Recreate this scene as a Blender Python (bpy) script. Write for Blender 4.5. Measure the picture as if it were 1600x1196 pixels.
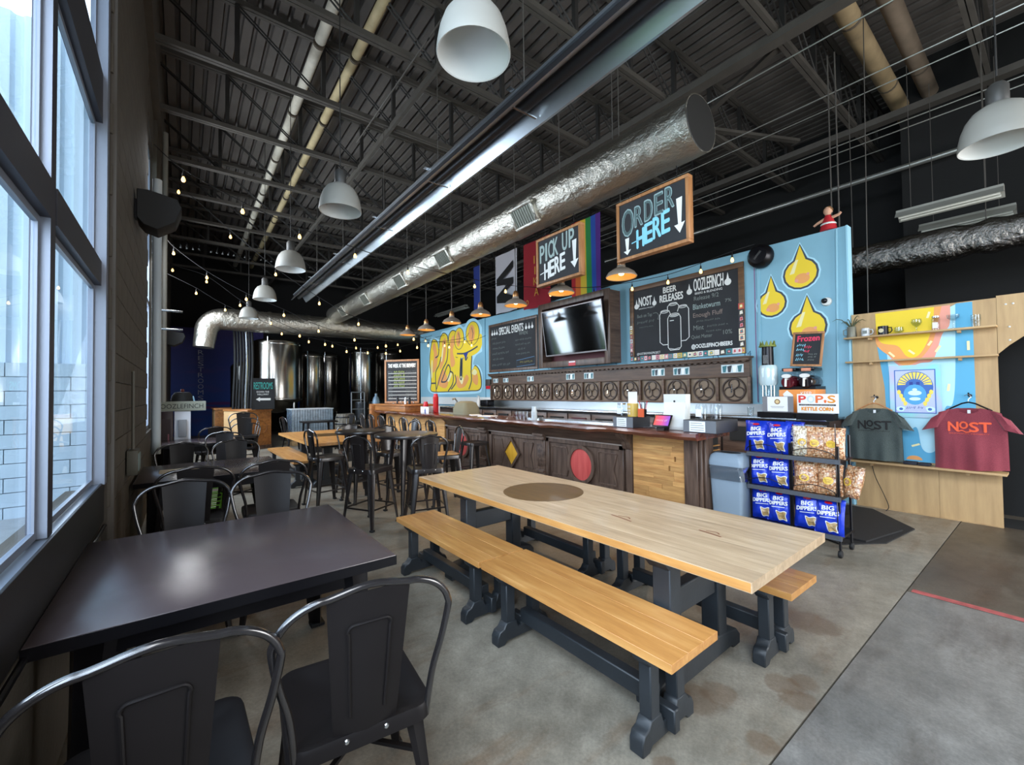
import bpy, bmesh, math, random
from mathutils import Matrix, Vector
random.seed(7)
PI = math.pi
sc = bpy.context.scene
COL = sc.collection
for o in list(bpy.data.objects): bpy.data.objects.remove(o)

# ---------------------------------------------------------------- camera
def make_camera():
    pit, yaw, roll = [math.radians(a) for a in (1.261, 37.596, -0.701)]
    f = Vector((math.sin(yaw)*math.cos(pit), math.cos(yaw)*math.cos(pit), math.sin(pit)))
    r = Vector((math.cos(yaw), -math.sin(yaw), 0)); u = r.cross(f)
    R = r*math.cos(roll) + u*math.sin(roll); U = u*math.cos(roll) - r*math.sin(roll)
    cd = bpy.data.cameras.new('camera'); cd.sensor_width = 36; cd.lens = 669.02/1600*36; cd.clip_start = .02; cd.clip_end = 200
    o = bpy.data.objects.new('camera', cd); COL.objects.link(o)
    o.matrix_world = Matrix(((R.x, U.x, -f.x, 0), (R.y, U.y, -f.y, 0), (R.z, U.z, -f.z, 1.5), (0, 0, 0, 1)))
    sc.camera = o
make_camera()
# ---------------------------------------------------------------- world, daylight, exposure
w = bpy.data.worlds.new('sky'); sc.world = w; w.use_nodes = True
bg = w.node_tree.nodes['Background']; bg.inputs[0].default_value = (.80, .90, 1, 1); bg.inputs[1].default_value = 3.6
def area(name, loc, sx, sy, energy, col, direction):
    l = bpy.data.lights.new(name, 'AREA'); l.shape = 'RECTANGLE'; l.size = sx; l.size_y = sy; l.energy = energy; l.color = col
    o = bpy.data.objects.new(name, l); COL.objects.link(o); o.location = loc
    o.rotation_euler = Vector(direction).to_track_quat('-Z', 'Y').to_euler()
    return o
area('daylight_front_glass', (6.2, -4.15, 2.0), 4.4, 3.4, 400, (1, .985, .96), (-.12, 1, .05))
area('daylight_side_glass', (-.64, -.6, 2.9), 4.0, 3.6, 430, (.95, .975, 1), (1, .2, -.2))
for y_ in (8.1, 10.9, 13.7): area('daylight_side_glass_far', (-.66, y_, 3.1), 1.3, 4.0, 200, (.95, .975, 1), (1, -.15, -.25))
sc.view_settings.view_transform = 'Standard'; sc.view_settings.look = 'None'
sc.view_settings.gamma = 1; sc.view_settings.use_curve_mapping = False
sc.view_settings.exposure = .35
try:
    sc.cycles.use_denoising = True; sc.cycles.max_bounces = 8; sc.cycles.diffuse_bounces = 4; sc.cycles.glossy_bounces = 4
    sc.cycles.transparent_max_bounces = 16; sc.cycles.sample_clamp_indirect = 6; sc.cycles.caustics_reflective = False
    sc.cycles.caustics_refractive = False
except Exception: pass

# ---------------------------------------------------------------- materials
def lin(h):
    h = h.lstrip('#'); c = [int(h[i:i+2], 16)/255 for i in (0, 2, 4)]
    return tuple((x/12.92 if x <= .04045 else ((x+.055)/1.055)**2.4) for x in c) + (1,)
class NT:
    def __init__(s, name):
        s.m = bpy.data.materials.new(name); s.m.use_nodes = True; s.t = s.m.node_tree
        s.b = s.t.nodes['Principled BSDF']; s.out = s.t.nodes['Material Output']
    def n(s, typ, **kw):
        x = s.t.nodes.new(typ)
        for k, v in kw.items(): setattr(x, k, v)
        return x
    def l(s, a, b): s.t.links.new(a, b)
    def coords(s, scale=(1, 1, 1), kind='Object', rot=(0, 0, 0)):
        tc = s.n('ShaderNodeTexCoord'); mp = s.n('ShaderNodeMapping')
        mp.inputs['Scale'].default_value = scale; mp.inputs['Rotation'].default_value = rot
        s.l(tc.outputs[kind], mp.inputs[0]); return mp.outputs[0]
    def noise(s, vec, scale, detail=4, rough=.55):
        x = s.n('ShaderNodeTexNoise'); x.inputs['Scale'].default_value = scale; x.inputs['Detail'].default_value = detail
        x.inputs['Roughness'].default_value = rough
        if vec is not None: s.l(vec, x.inputs['Vector'])
        return x.outputs[0]
    def ramp(s, fac, stops):
        x = s.n('ShaderNodeValToRGB'); e = x.color_ramp.elements
        while len(e) < len(stops): e.new(.5)
        for i, (p, c) in enumerate(stops): e[i].position = p; e[i].color = c
        s.l(fac, x.inputs[0]); return x.outputs[0]
    def mix(s, fac, a, b, mode='MIX'):
        x = s.n('ShaderNodeMix', data_type='RGBA', blend_type=mode)
        for i, v in ((0, fac), (6, a), (7, b)):
            if hasattr(v, 'is_linked'): s.l(v, x.inputs[i])
            else: x.inputs[i].default_value = v
        return x.outputs[2]
    def bump(s, h, strength, dist=.01):
        x = s.n('ShaderNodeBump'); x.inputs['Strength'].default_value = strength; x.inputs['Distance'].default_value = dist
        s.l(h, x.inputs['Height']); s.l(x.outputs[0], s.b.inputs['Normal'])
    def set(s, **kw):
        for k, v in kw.items(): s.b.inputs[k.replace('_', ' ')].default_value = v
MATS = {}
def mat(name, col, rough=.5, metal=0, var=0, vs=6, bump=0, bs=60, coat=0, emit=0, spec=.5, rvar=False):
    if name in MATS: return MATS[name]
    t = NT(name); c = lin(col) if isinstance(col, str) else col
    t.set(Roughness=rough, Metallic=metal, Specular_IOR_Level=spec, Coat_Weight=coat, Coat_Roughness=.14)
    t.b.inputs['Base Color'].default_value = c
    if var:
        v = t.coords(); nz = t.noise(v, vs)
        d = tuple(x*(1-var) for x in c[:3])+(1,); b = tuple(min(1, x*(1+var)) for x in c[:3])+(1,)
        t.l(t.ramp(nz, [(.3, d), (.7, b)]), t.b.inputs['Base Color'])
    if bump:
        t.bump(t.noise(t.coords(), bs, 5), bump)
    if emit:
        t.b.inputs['Emission Color'].default_value = c; t.b.inputs['Emission Strength'].default_value = emit
    MATS[name] = t.m; return t.m
def wood(name, c1, c2, axis=1, rough=.45, scale=1., vary=.25, coat=0, mid=None):
    if name in MATS: return MATS[name]
    t = NT(name); s = [9*scale]*3; s[axis] = .9*scale
    v = t.coords(tuple(s)); oi = t.n('ShaderNodeObjectInfo'); va = t.n('ShaderNodeVectorMath', operation='ADD')
    mr = t.n('ShaderNodeMath', operation='MULTIPLY'); mr.inputs[1].default_value = 37; t.l(oi.outputs['Random'], mr.inputs[0])
    t.l(v, va.inputs[0]); t.l(mr.outputs[0], va.inputs[1])
    a = t.noise(va.outputs[0], 2.2, 6, .6); stops = [(.28, lin(c1)), (.72, lin(c2))]
    if mid: stops = [(.25, lin(c1)), (.5, lin(mid)), (.75, lin(c2))]
    c = t.ramp(a, stops)
    hs = t.n('ShaderNodeHueSaturation'); mm = t.n('ShaderNodeMapRange')
    mm.inputs[3].default_value = 1-vary; mm.inputs[4].default_value = 1+vary*.7; t.l(oi.outputs['Random'], mm.inputs[0])
    t.l(mm.outputs[0], hs.inputs['Value']); t.l(c, hs.inputs['Color']); t.l(hs.outputs[0], t.b.inputs['Base Color'])
    t.set(Roughness=rough, Coat_Weight=coat); t.bump(a, .12, .004)
    MATS[name] = t.m; return t.m
def glass(name, tint=(.95, .98, 1, 1), gloss=1.0, rough=0.0):
    if name in MATS: return MATS[name]
    t = NT(name); tr = t.n('ShaderNodeBsdfTransparent'); tr.inputs[0].default_value = tint
    gl = t.n('ShaderNodeBsdfGlossy'); gl.inputs['Roughness'].default_value = rough
    lw = t.n('ShaderNodeLayerWeight'); lw.inputs[0].default_value = .5; pw = t.n('ShaderNodeMath', operation='POWER'); pw.inputs[1].default_value = 4.5; t.l(lw.outputs['Facing'], pw.inputs[0])
    mu = t.n('ShaderNodeMath', operation='MULTIPLY_ADD'); mu.inputs[1].default_value = .42*gloss; mu.inputs[2].default_value = .035*gloss; t.l(pw.outputs[0], mu.inputs[0]); mu.use_clamp = True
    mx = t.n('ShaderNodeMixShader'); t.l(mu.outputs[0], mx.inputs[0]); t.l(tr.outputs[0], mx.inputs[1]); t.l(gl.outputs[0], mx.inputs[2])
    t.l(mx.outputs[0], t.out.inputs[0]); MATS[name] = t.m; return t.m
def foil(name, col, rough, bscale, strength, stretch=(1, 1, 1), dist=.02):
    t = NT(name); t.set(Metallic=1, Roughness=rough); t.b.inputs['Base Color'].default_value = lin(col)
    v = t.coords(stretch); a = t.noise(v, bscale, 6, .62); t.bump(a, strength, dist); MATS[name] = t.m; return t.m
def concrete(name, cols, seed, spots=()):
    t = NT(name); v = t.coords((1, 1, 1), 'Object', (0, 0, seed)); a = t.noise(v, 1.1, 8, .62); b = t.noise(v, 9, 6, .7)
    c = t.ramp(a, [(.25, lin(cols[0])), (.5, lin(cols[1])), (.78, lin(cols[2]))])
    st = t.ramp(t.noise(t.coords((.5, 2.2, 1), 'Object', (0, 0, seed+.4)), 1.7, 7, .66), [(.52, (0, 0, 0, 1)), (.72, (1, 1, 1, 1))])
    c = t.mix(st, c, lin(cols[3])); fine = t.ramp(b, [(.3, (.72, .72, .72, 1)), (.7, (1.15, 1.15, 1.15, 1))])
    c = t.mix(1, c, fine, 'MULTIPLY'); fine2 = t.ramp(t.noise(v, 70, 4, .7), [(.3, (.80, .80, .80, 1)), (.7, (1.16, 1.16, 1.16, 1))]); c = t.mix(1, c, fine2, 'MULTIPLY')
    wob = t.noise(t.coords((1, 1, 1), 'Object', (0, 0, .3)), 6, 4, .6)
    for (px, py, rr_) in spots:
        ds = t.n('ShaderNodeVectorMath', operation='DISTANCE'); t.l(t.coords(), ds.inputs[0]); ds.inputs[1].default_value = (px, py, 0)
        ad = t.n('ShaderNodeMath', operation='MULTIPLY_ADD'); ad.inputs[1].default_value = rr_*1.6; t.l(wob, ad.inputs[0]); t.l(ds.outputs['Value'], ad.inputs[2])
        mk = t.n('ShaderNodeMapRange'); mk.interpolation_type = 'SMOOTHSTEP'; mk.inputs[1].default_value = rr_*1.55; mk.inputs[2].default_value = rr_*1.9; mk.inputs[3].default_value = .42; mk.inputs[4].default_value = 0; t.l(ad.outputs[0], mk.inputs[0])
        c = t.mix(mk.outputs[0], c, lin('#5a4028'))
    t.l(c, t.b.inputs['Base Color'])
    t.l(t.ramp(a, [(.3, (.34,)*3+(1,)), (.7, (.55,)*3+(1,))]), t.b.inputs['Roughness']); t.bump(b, .08, .004)
    MATS[name] = t.m; return t.m
M_BLACK = mat('black_metal', '#17161a', .32, .6, spec=.6)
M_CHAIR = mat('gunmetal', '#1b1818', .42, 0, var=.15, vs=3, coat=0, spec=.16)
M_HOOP = mat('polished_gunmetal', '#2a2728', .22, .5, coat=1, spec=1)
M_STOOL = mat('stool_gunmetal', '#272221', .34, .3, var=.15, vs=3, coat=.35, spec=.5)
M_TABLE = mat('dark_tabletop', '#4b4142', .2, .1, bump=.05, bs=300, spec=.6)
M_STEEL = mat('brushed_steel', '#c9ccce', .22, 1)
M_STEELD = mat('tank_steel', '#a9a59e', .2, 1, var=.2, vs=.7)
M_CHROME = mat('chrome', '#e6e6e6', .08, 1)
M_GREY = mat('slate_paint', '#22262a', .5, var=.22, vs=5, bump=.1, bs=30)
M_BLUE = mat('blue_wall_paint', '#84b2c4', .62, var=.05, vs=1.5, bump=.04, bs=90)
M_BLACKW = mat('black_wall_paint', '#090909', .85, bump=.2, bs=20)
M_CEIL = mat('ceiling_deck', '#57524e', .7, var=.15, vs=2)
M_JOIST = mat('joist_grey', '#45413c', .65, var=.15, vs=4)
M_WALLB = mat('block_paint', '#4a443b', .8, var=.12, vs=3, bump=.3, bs=25)
M_FRAME = mat('window_frame_grey', '#767c88', .45, .3)
M_FRAMED = mat('window_frame_dark', '#33333a', .5, .3)
M_STRUT = mat('strut_black', '#211f1d', .7)
M_WHITE = mat('white_enamel', '#d9d9d4', .45)
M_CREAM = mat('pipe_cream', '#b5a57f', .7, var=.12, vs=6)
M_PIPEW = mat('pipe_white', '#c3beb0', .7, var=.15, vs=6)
M_CHALK = mat('chalkboard', '#232427', .75, var=.25, vs=2)
M_CHALKW = mat('chalk_white', '#e4e4e0', .8)
M_CHALKB = mat('chalk_blue', '#86c8dc', .8)
M_CHALKG = mat('chalk_faint', '#7d837e', .9)
M_CHALKT = mat('chalk_grey', '#9fb0ac', .9)
M_PAPER = mat('paper', '#e6e8ea', .7)
M_DARKW = wood('dark_walnut', '#382720', '#705a4c', 1, .4, 1, .15)
M_DARKWZ = wood('dark_walnut_upright', '#382720', '#705a4c', 2, .4, 1, .15)
M_SLAB = wood('slab_wood', '#3a1d13', '#7d4630', 1, .22, .8, .1, .4)
M_MAPLE = wood('maple', '#a8713c', '#d3a062', 1, .34, 1.2, .06, .2, '#bf884b')
M_GREYM = wood('worn_maple', '#a0876a', '#d2b998', 1, .38, 1.2, .05, .15, '#bba080')
M_BAMBOO = wood('strip_maple', '#a9713f', '#d9a868', 1, .45, 1.5, .22)
M_INLAY = wood('inlay_brown', '#46300f', '#67491f', 1, .35, 1.4, .1, .2)
M_FRAMEW = wood('sign_frame_wood', '#8a5a33', '#b98252', 1, .5, 1.5, .12)
M_PLY = wood('plywood', '#a08058', '#c6a474', 1, .6, .45, .08)
M_OAK = wood('booth_wood', '#7a4a24', '#b5763f', 1, .4, 1, .2)
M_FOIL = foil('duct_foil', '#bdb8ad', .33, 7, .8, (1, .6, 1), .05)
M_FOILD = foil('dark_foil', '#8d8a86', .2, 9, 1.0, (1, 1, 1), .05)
M_REFL = mat('reflector', '#c4cbd2', .3, .95)
M_REFLT = mat('heater_housing', '#2c2a2c', .4, .4)
M_RUBBER = mat('black_rubber', '#0e0e0f', .7)
M_GLASS = glass('pane_glass', (.86, .93, 1, 1))
M_JAR = glass('jar_glass', (.88, .91, .92, 1), 1.2)
M_SCREEN = mat('tv_screen', '#040405', .06, 0, spec=.9)
M_BULB = mat('bulb_glow', (1, .60, .17, 1), .3, emit=3.4)
M_SHADEIN = mat('shade_inside', '#f0c070', .4)
M_PLBLUE = mat('chip_bag_blue', '#1635b4', .28, .15, bump=.35, bs=26)
M_RED = mat('red_plastic', '#b81222', .35)
M_YEL = mat('mural_yellow', '#f1cf35', .7); M_ORA = mat('mural_orange', '#eda35f', .7); M_LBL = mat('mural_pale_blue', '#b5e0ee', .7)
M_OUT = mat('mural_outline', '#3c4654', .7); M_CRM = mat('mural_cream', '#f3e7ac', .7); M_PNK = mat('mural_pink', '#eca08c', .7)
M_MIDB = mat('mural_mid_blue', '#5ba9cd', .7); M_NAVY = mat('mural_navy', '#2c3f8c', .7)

# ---------------------------------------------------------------- mesh helpers
class MB:
    def __init__(s): s.v = []; s.f = []; s.mi = []
    def add(s, vs, fs, m=0, X=None):
        k = len(s.v)
        s.v += [tuple(X @ Vector(p)) for p in vs] if X is not None else [tuple(p) for p in vs]
        s.f += [[i+k for i in f] for f in fs]; s.mi += [m]*len(fs); return s
    def box(s, x0, x1, y0, y1, z0, z1, m=0, X=None):
        return s.add([(x0, y0, z0), (x1, y0, z0), (x1, y1, z0), (x0, y1, z0), (x0, y0, z1), (x1, y0, z1), (x1, y1, z1), (x0, y1, z1)],
                     [(0, 3, 2, 1), (4, 5, 6, 7), (0, 1, 5, 4), (1, 2, 6, 5), (2, 3, 7, 6), (3, 0, 4, 7)], m, X)
    def bar(s, p0, p1, w, h, up=(0, 0, 1), m=0):
        p0, p1 = Vector(p0), Vector(p1); d = (p1-p0).normalized(); u = Vector(up)
        if abs(d.dot(u)) > .98: u = Vector((1, 0, 0))
        a = d.cross(u).normalized(); b = a.cross(d)
        q = []
        for p in (p0, p1):
            for i, j in ((-1, -1), (1, -1), (1, 1), (-1, 1)): q.append(p+a*(w/2*i)+b*(h/2*j))
        return s.add(q, [(3, 2, 1, 0), (4, 5, 6, 7), (0, 1, 5, 4), (1, 2, 6, 5), (2, 3, 7, 6), (3, 0, 4, 7)], m)
    def tube(s, pts, r, n=8, closed=False, m=0, cap=True):
        pts = [Vector(p) for p in pts]; N = len(pts); k = len(s.v)
        rs = r if isinstance(r, (list, tuple)) else [r]*N
        prev = None
        for i, p in enumerate(pts):
            if closed: d = pts[(i+1) % N]-pts[i-1]
            else: d = pts[min(i+1, N-1)]-pts[max(i-1, 0)]
            d.normalize()
            if prev is None:
                u = Vector((0, 0, 1)) if abs(d.z) < .9 else Vector((1, 0, 0)); a = d.cross(u).normalized()
            else: a = (prev-d*prev.dot(d)).normalized()
            prev = a; b = d.cross(a)
            for j in range(n):
                t = 2*PI*j/n; s.v.append(tuple(p+(a*math.cos(t)+b*math.sin(t))*rs[i]))
        for i in range(N if closed else N-1):
            for j in range(n):
                A = k+i*n+j; B = k+i*n+(j+1) % n; i2 = (i+1) % N
                s.f.append([A, B, k+i2*n+(j+1) % n, k+i2*n+j]); s.mi.append(m)
        if cap and not closed:
            s.f.append([k+j for j in range(n)][::-1]); s.f.append([k+(N-1)*n+j for j in range(n)]); s.mi += [m, m]
        return s
    def lathe(s, prof, n=24, c=(0, 0, 0), m=0, X=None):
        vs = []; fs = []; P = len(prof)
        for r, z in prof:
            for j in range(n): t = 2*PI*j/n; vs.append((c[0]+r*math.cos(t), c[1]+r*math.sin(t), c[2]+z))
        for i in range(P-1):
            for j in range(n): fs.append((i*n+j, i*n+(j+1) % n, (i+1)*n+(j+1) % n, (i+1)*n+j))
        return s.add(vs, fs, m, X)
    def prism(s, poly, z0, z1, m=0, X=None):
        n = len(poly)
        vs = [(x, y, z0) for x, y in poly]+[(x, y, z1) for x, y in poly]
        fs = [list(range(n))[::-1], list(range(n, 2*n))]+[(i, (i+1) % n, n+(i+1) % n, n+i) for i in range(n)]
        return s.add(vs, fs, m, X)
    def flat(s, poly, z=0, m=0, X=None):
        return s.add([(x, y, z) for x, y in poly], [list(range(len(poly)))], m, X)
    def ribbon(s, pts, wd, z=0, m=0, closed=False):
        """a flat painted stroke in the local xy plane"""
        N = len(pts); k = len(s.v)
        for i in range(N):
            a = pts[(i-1) % N] if (closed or i > 0) else pts[i]; b = pts[(i+1) % N] if (closed or i < N-1) else pts[i]
            dx, dy = b[0]-a[0], b[1]-a[1]; L = math.hypot(dx, dy) or 1; nx, ny = -dy/L*wd/2, dx/L*wd/2
            s.v += [(pts[i][0]+nx, pts[i][1]+ny, z), (pts[i][0]-nx, pts[i][1]-ny, z)]
        for i in range(N if closed else N-1):
            j = (i+1) % N; s.f.append([k+2*i, k+2*i+1, k+2*j+1, k+2*j]); s.mi.append(m)
        return s
    def mesh(s, name, mats, smooth=False, bevel=0, seg=2):
        me = bpy.data.meshes.new(name); me.from_pydata(s.v, [], s.f); me.update()
        ms = mats if isinstance(mats, (list, tuple)) else [mats]
        for x in ms: me.materials.append(x)
        me.polygons.foreach_set('material_index', s.mi)
        bm = bmesh.new(); bm.from_mesh(me)
        bmesh.ops.recalc_face_normals(bm, faces=bm.faces)
        if bevel:
            es = [e for e in bm.edges if len(e.link_faces) == 2 and e.calc_face_angle(0) > .6]
            bmesh.ops.bevel(bm, geom=es, offset=bevel, segments=seg, affect='EDGES', profile=.5, clamp_overlap=True)
        if smooth or bevel:
            for f in bm.faces: f.smooth = True
            for e in bm.edges:
                if len(e.link_faces) == 2 and e.calc_face_angle(0) > .7: e.smooth = False
        bm.to_mesh(me); bm.free(); return me
    def build(s, name, mats, parent=None, smooth=False, bevel=0, seg=2, label=None):
        return link(name, s.mesh(name, mats, smooth, bevel, seg), parent, label)
def link(name, me, parent=None, label=None, loc=None, M=None):
    o = bpy.data.objects.new(name, me); COL.objects.link(o)
    if parent is not None: o.parent = parent
    if label: o['label'] = label
    if loc: o.location = loc
    if M is not None: o.matrix_basis = M
    return o
def tag(o, label, cat, group=None, kind=None):
    o['label'] = label; o['category'] = cat
    if group: o['group'] = group
    if kind: o['kind'] = kind
    return o
def thing(name, label, cat, loc=(0, 0, 0), rz=0, group=None, M=None):
    o = bpy.data.objects.new(name, None); COL.objects.link(o); o.empty_display_size = .1
    if M is not None: o.matrix_basis = M
    else: o.location = loc; o.rotation_euler = (0, 0, rz)
    return tag(o, label, cat, group)
def struct(name, label=None, loc=(0, 0, 0), me=None, M=None):
    o = bpy.data.objects.new(name, me); COL.objects.link(o); o['kind'] = 'structure'; o.location = loc
    if M is not None: o.matrix_basis = M
    if label: o['label'] = label
    return o
def dup(root, loc=None, rz=None, label=None, group=None, M=None):
    def cp(o, par):
        c = o.copy(); COL.objects.link(c)
        if par is not None: c.parent = par
        for ch in kids.get(o, ()): cp(ch, c)
        return c
    kids = {}
    def walk(o):
        kids[o] = list(o.children)
        for ch in o.children: walk(ch)
    walk(root); r = cp(root, None)
    if loc is not None: r.location = loc
    if rz is not None: r.rotation_euler = (0, 0, rz)
    if M is not None: r.matrix_basis = M
    if label: r['label'] = label
    if group: r['group'] = group
    return r
BASE = Matrix(((1, 0, 0, 0), (0, 0, -1, 0), (0, 1, 0, 0), (0, 0, 0, 1)))
def face(loc, yaw=0, pitch=0, roll=0):
    """frame for a thing seen from the front: x right, y up, z towards the viewer; yaw 0 looks out along -Y, yaw -90 along -X"""
    return (Matrix.Translation(loc) @ Matrix.Rotation(math.radians(yaw), 4, 'Z') @ BASE
            @ Matrix.Rotation(math.radians(pitch), 4, 'X') @ Matrix.Rotation(math.radians(roll), 4, 'Z'))
def bar_wall(y, z, x=6.86): return face((x, y, z), -90)
_txt = {}
def textmesh(body):
    if body in _txt: return _txt[body]
    cu = bpy.data.curves.new('lettering', 'FONT'); cu.body = body; cu.resolution_u = 3; cu.fill_mode = 'FRONT'
    o = bpy.data.objects.new('lettering', cu); COL.objects.link(o); dg = bpy.context.evaluated_depsgraph_get()
    me = bpy.data.meshes.new_from_object(o.evaluated_get(dg)); bpy.data.objects.remove(o); bpy.data.curves.remove(cu)
    vs = [v.co.copy() for v in me.vertices]; fs = [list(p.vertices) for p in me.polygons]; bpy.data.meshes.remove(me)
    xs = [v.x for v in vs]; ys = [v.y for v in vs]
    _txt[body] = (vs, fs, min(xs), max(xs), min(ys), max(ys)); return _txt[body]
def letters(mb, body, x, y, wd, ht, z=.002, m=0, slope=0, warp=None, bold=0):
    vs, fs, x0, x1, y0, y1 = textmesh(body); q = []
    for v in vs:
        a = (v.x-x0)/(x1-x0); b = (v.y-y0)/(y1-y0); px, py = x+a*wd, y+b*ht+slope*a*wd
        q.append((px, py, z) if warp is None else warp(px, py, z))
    mb.add(q, fs, m)
    if bold:
        for k, (dx, dy) in enumerate(((bold, 0), (-bold, 0), (0, bold), (0, -bold))): mb.add([(a+dx, b+dy, c-.0002*(k+1)) for a, b, c in q], fs, m)
    return mb
def lettering(body, x, y, wd, ht, mt, parent, z=.002, slope=0, bold=0, label=None, name='lettering'):
    return letters(MB(), body, x, y, wd, ht, z, 0, slope, None, bold).build(name, mt, parent, label=label)
def scribble(x, y, wd, ht, mt, parent, z=.002, wk=.12):
    """handwriting too small to read: wavering strokes in word-length runs"""
    r = random.Random(int(x*1e4)*31+int(y*1e4)); m = MB(); px = x
    while px < x+wd-ht*.5:
        L = min(r.uniform(1.4, 4.2)*ht, x+wd-px); pts = []; k = 0
        while k*ht*.24 < L:
            pts.append((px+k*ht*.24, y+ht*(.12+(.62 if k % 2 else 0)+r.uniform(-.12, .2)))); k += 1
        if len(pts) > 1: m.ribbon(pts, ht*wk, z)
        px += L+ht*.55
    return m.build('chalk_scribble', mt, parent)
def ell(cx, cy, rx, ry, n=24, a0=0, a1=2*PI):
    full = abs(a1-a0-2*PI) < 1e-6
    return [(cx+rx*math.cos(a0+(a1-a0)*i/(n if full else n-1)), cy+ry*math.sin(a0+(a1-a0)*i/(n if full else n-1))) for i in range(n)]
def rrect(x0, x1, y0, y1, r, n=5):
    p = []
    for cx, cy, a in ((x1-r, y1-r, 0), (x0+r, y1-r, PI/2), (x0+r, y0+r, PI), (x1-r, y0+r, 1.5*PI)):
        p += [(cx+r*math.cos(a+PI/2*i/n), cy+r*math.sin(a+PI/2*i/n)) for i in range(n+1)]
    return p
def drop(cx, cy, w, h, n=14):
    p = [(cx, cy+h)]
    for i in range(n+1):
        a = PI*.12+(2*PI-PI*.24)*i/n; p.append((cx-math.sin(a)*w/2, cy+w/2+math.cos(a)*w/2))
    return p
def spline(pts, n=8, closed=False):
    out = []; N = len(pts)
    for i in range(N if closed else N-1):
        p = [pts[(i+k) % N] if closed else pts[max(0, min(N-1, i+k))] for k in (-1, 0, 1, 2)]
        for j in range(n):
            t = j/n; out.append(tuple(.5*((2*p[1][d])+(-p[0][d]+p[2][d])*t+(2*p[0][d]-5*p[1][d]+4*p[2][d]-p[3][d])*t*t+(-p[0][d]+3*p[1][d]-3*p[2][d]+p[3][d])*t**3) for d in range(len(pts[0]))))
    if not closed: out.append(tuple(pts[-1]))
    return out
def offset_poly(p, d):
    cx = sum(a for a, b in p)/len(p); cy = sum(b for a, b in p)/len(p); N = len(p); o = []
    ar = sum(p[i][0]*p[(i+1) % N][1]-p[(i+1) % N][0]*p[i][1] for i in range(N)); sg = 1 if ar > 0 else -1
    for i in range(N):
        dx, dy = p[(i+1) % N][0]-p[i-1][0], p[(i+1) % N][1]-p[i-1][1]; L = math.hypot(dx, dy) or 1
        o.append((p[i][0]+sg*dy/L*d, p[i][1]-sg*dx/L*d))
    return o
# ================================================================ STRUCTURE
# floor: three concrete slabs with open joints
fl = struct('floor', 'stained concrete floor slabs with saw cut joints')
CA = concrete('concrete_tan', ('#615a4e', '#857e71', '#a39c8e', '#6b5540'), 1, ((1.97, 1.16, .13), (1.90, 1.22, .10), (2.10, 1.10, .09), (1.95, .83, .07), (2.35, .83, .08), (2.42, .92, .09), (2.52, .86, .07), (1.53, 1.02, .05), (3.2, 1.05, .16), (2.9, 1.5, .14)))
CB = concrete('concrete_grey', ('#595753', '#77746f', '#94918b', '#58524c'), 2)
CC = concrete('concrete_dark', ('#433c32', '#574f44', '#6b6457', '#4a3b2d'), 3)
MB().box(-.42, 11, .768, 20.2, -.12, 0).build('slab', CA, fl, label='tan stained concrete slab')
MB().box(-.42, 4.225, -4.2, .76, -.12, 0).build('slab', CB, fl, label='grey scuffed concrete slab')
MB().box(4.233, 11, -4.2, .76, -.12, 0).build('slab', CC, fl, label='brown grey concrete slab')
MB().box(-.42, 11, -4.2, 20.2, -.2, -.121).build('joint_bed', mat('joint_dark', '#1d1a17', .9), fl)
MB().box(4.236, 4.30, -2.5, .74, .0003, .0012).build('painted_stripe', mat('red_floor_paint', '#a3504e', .7, var=.3, vs=14), fl, label='worn red painted stripe')
# ceiling: ribbed steel deck on open web joists
ce = struct('ceiling', 'black ribbed steel roof deck on open web joists')
mb = MB(); p = .186; X0, n = -.6, 66
prof = []
for i in range(n):
    x = X0+i*p; prof += [(x, 7.0), (x+p*.62, 7.0), (x+p*.70, 7.075), (x+p*.92, 7.075)]
prof.append((X0+n*p, 7.0))
for i in range(len(prof)-1):
    a, b = prof[i], prof[i+1]
    mb.add([(a[0], -4.2, a[1]), (b[0], -4.2, b[1]), (b[0], 20.2, b[1]), (a[0], 20.2, a[1])], [(0, 1, 2, 3)])
mb.build('ribbed_deck', M_CEIL, ce)
MB().box(-.9, 12, -4.6, 20.6, 7.09, 7.3).build('roof_slab', M_BLACKW, ce)
JY = [.62, 2.15, 3.71, 5.28, 6.87, 8.5, 10.24, 11.89, 13.56, 15.26, 16.9, 18.6]
XS = [-.5+1.15*i+(.0 if i else 0) for i in range(11)]           # strut positions
XS = [.58+1.12*i for i in range(-1, 10)]
chord = MB().box(-.3, 10.95, -.055, -.006, -.035, .035).box(-.3, 10.95, .006, .055, -.035, .035).mesh('chord', M_JOIST)
strut_me = MB().box(-.028, .028, -.03, .03, 6.0, 6.9).mesh('strut', M_STRUT)
rod_me = MB().tube([(0, -.03, 6.88), (1.12, -.03, 6.02)], .013, 5).tube([(0, .03, 6.88), (1.12, .03, 6.02)], .013, 5).mesh('diagonal_rods', M_STRUT)
for y in JY:
    j = bpy.data.objects.new('roof_joist', None); COL.objects.link(j); j.parent = ce; j.location = (0, y, 0)
    for z in (6.0, 6.92): link('chord', chord, j, loc=(0, 0, z))
    for i, x in enumerate(XS):
        if x > -.3: link('strut', strut_me, j, loc=(x, 0, 0))
        if i < len(XS)-1: link('diagonal_rods', rod_me, j, loc=(x, 0, 0))
# beams and bridging that run along the room
for x, z, wd in ((2.75, 5.95, .05), (5.95, 5.93, .17), (9.2, 5.93, .17)):
    MB().box(x-wd/2, x+wd/2, -4.2, 20, z-.05, z+.05).build('bridging_bar', M_JOIST, ce)
for k, (x0, y0, x1, y1) in enumerate(((4.6, 2.15, 5.95, 1.55), (7.2, 3.71, 8.9, 2.9), (6.2, 2.15, 6.9, 3.71))):
    MB().bar((x0, y0, 6.02), (x1, y1, 6.02), .09, .05).build('brace', M_JOIST, ce)

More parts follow.
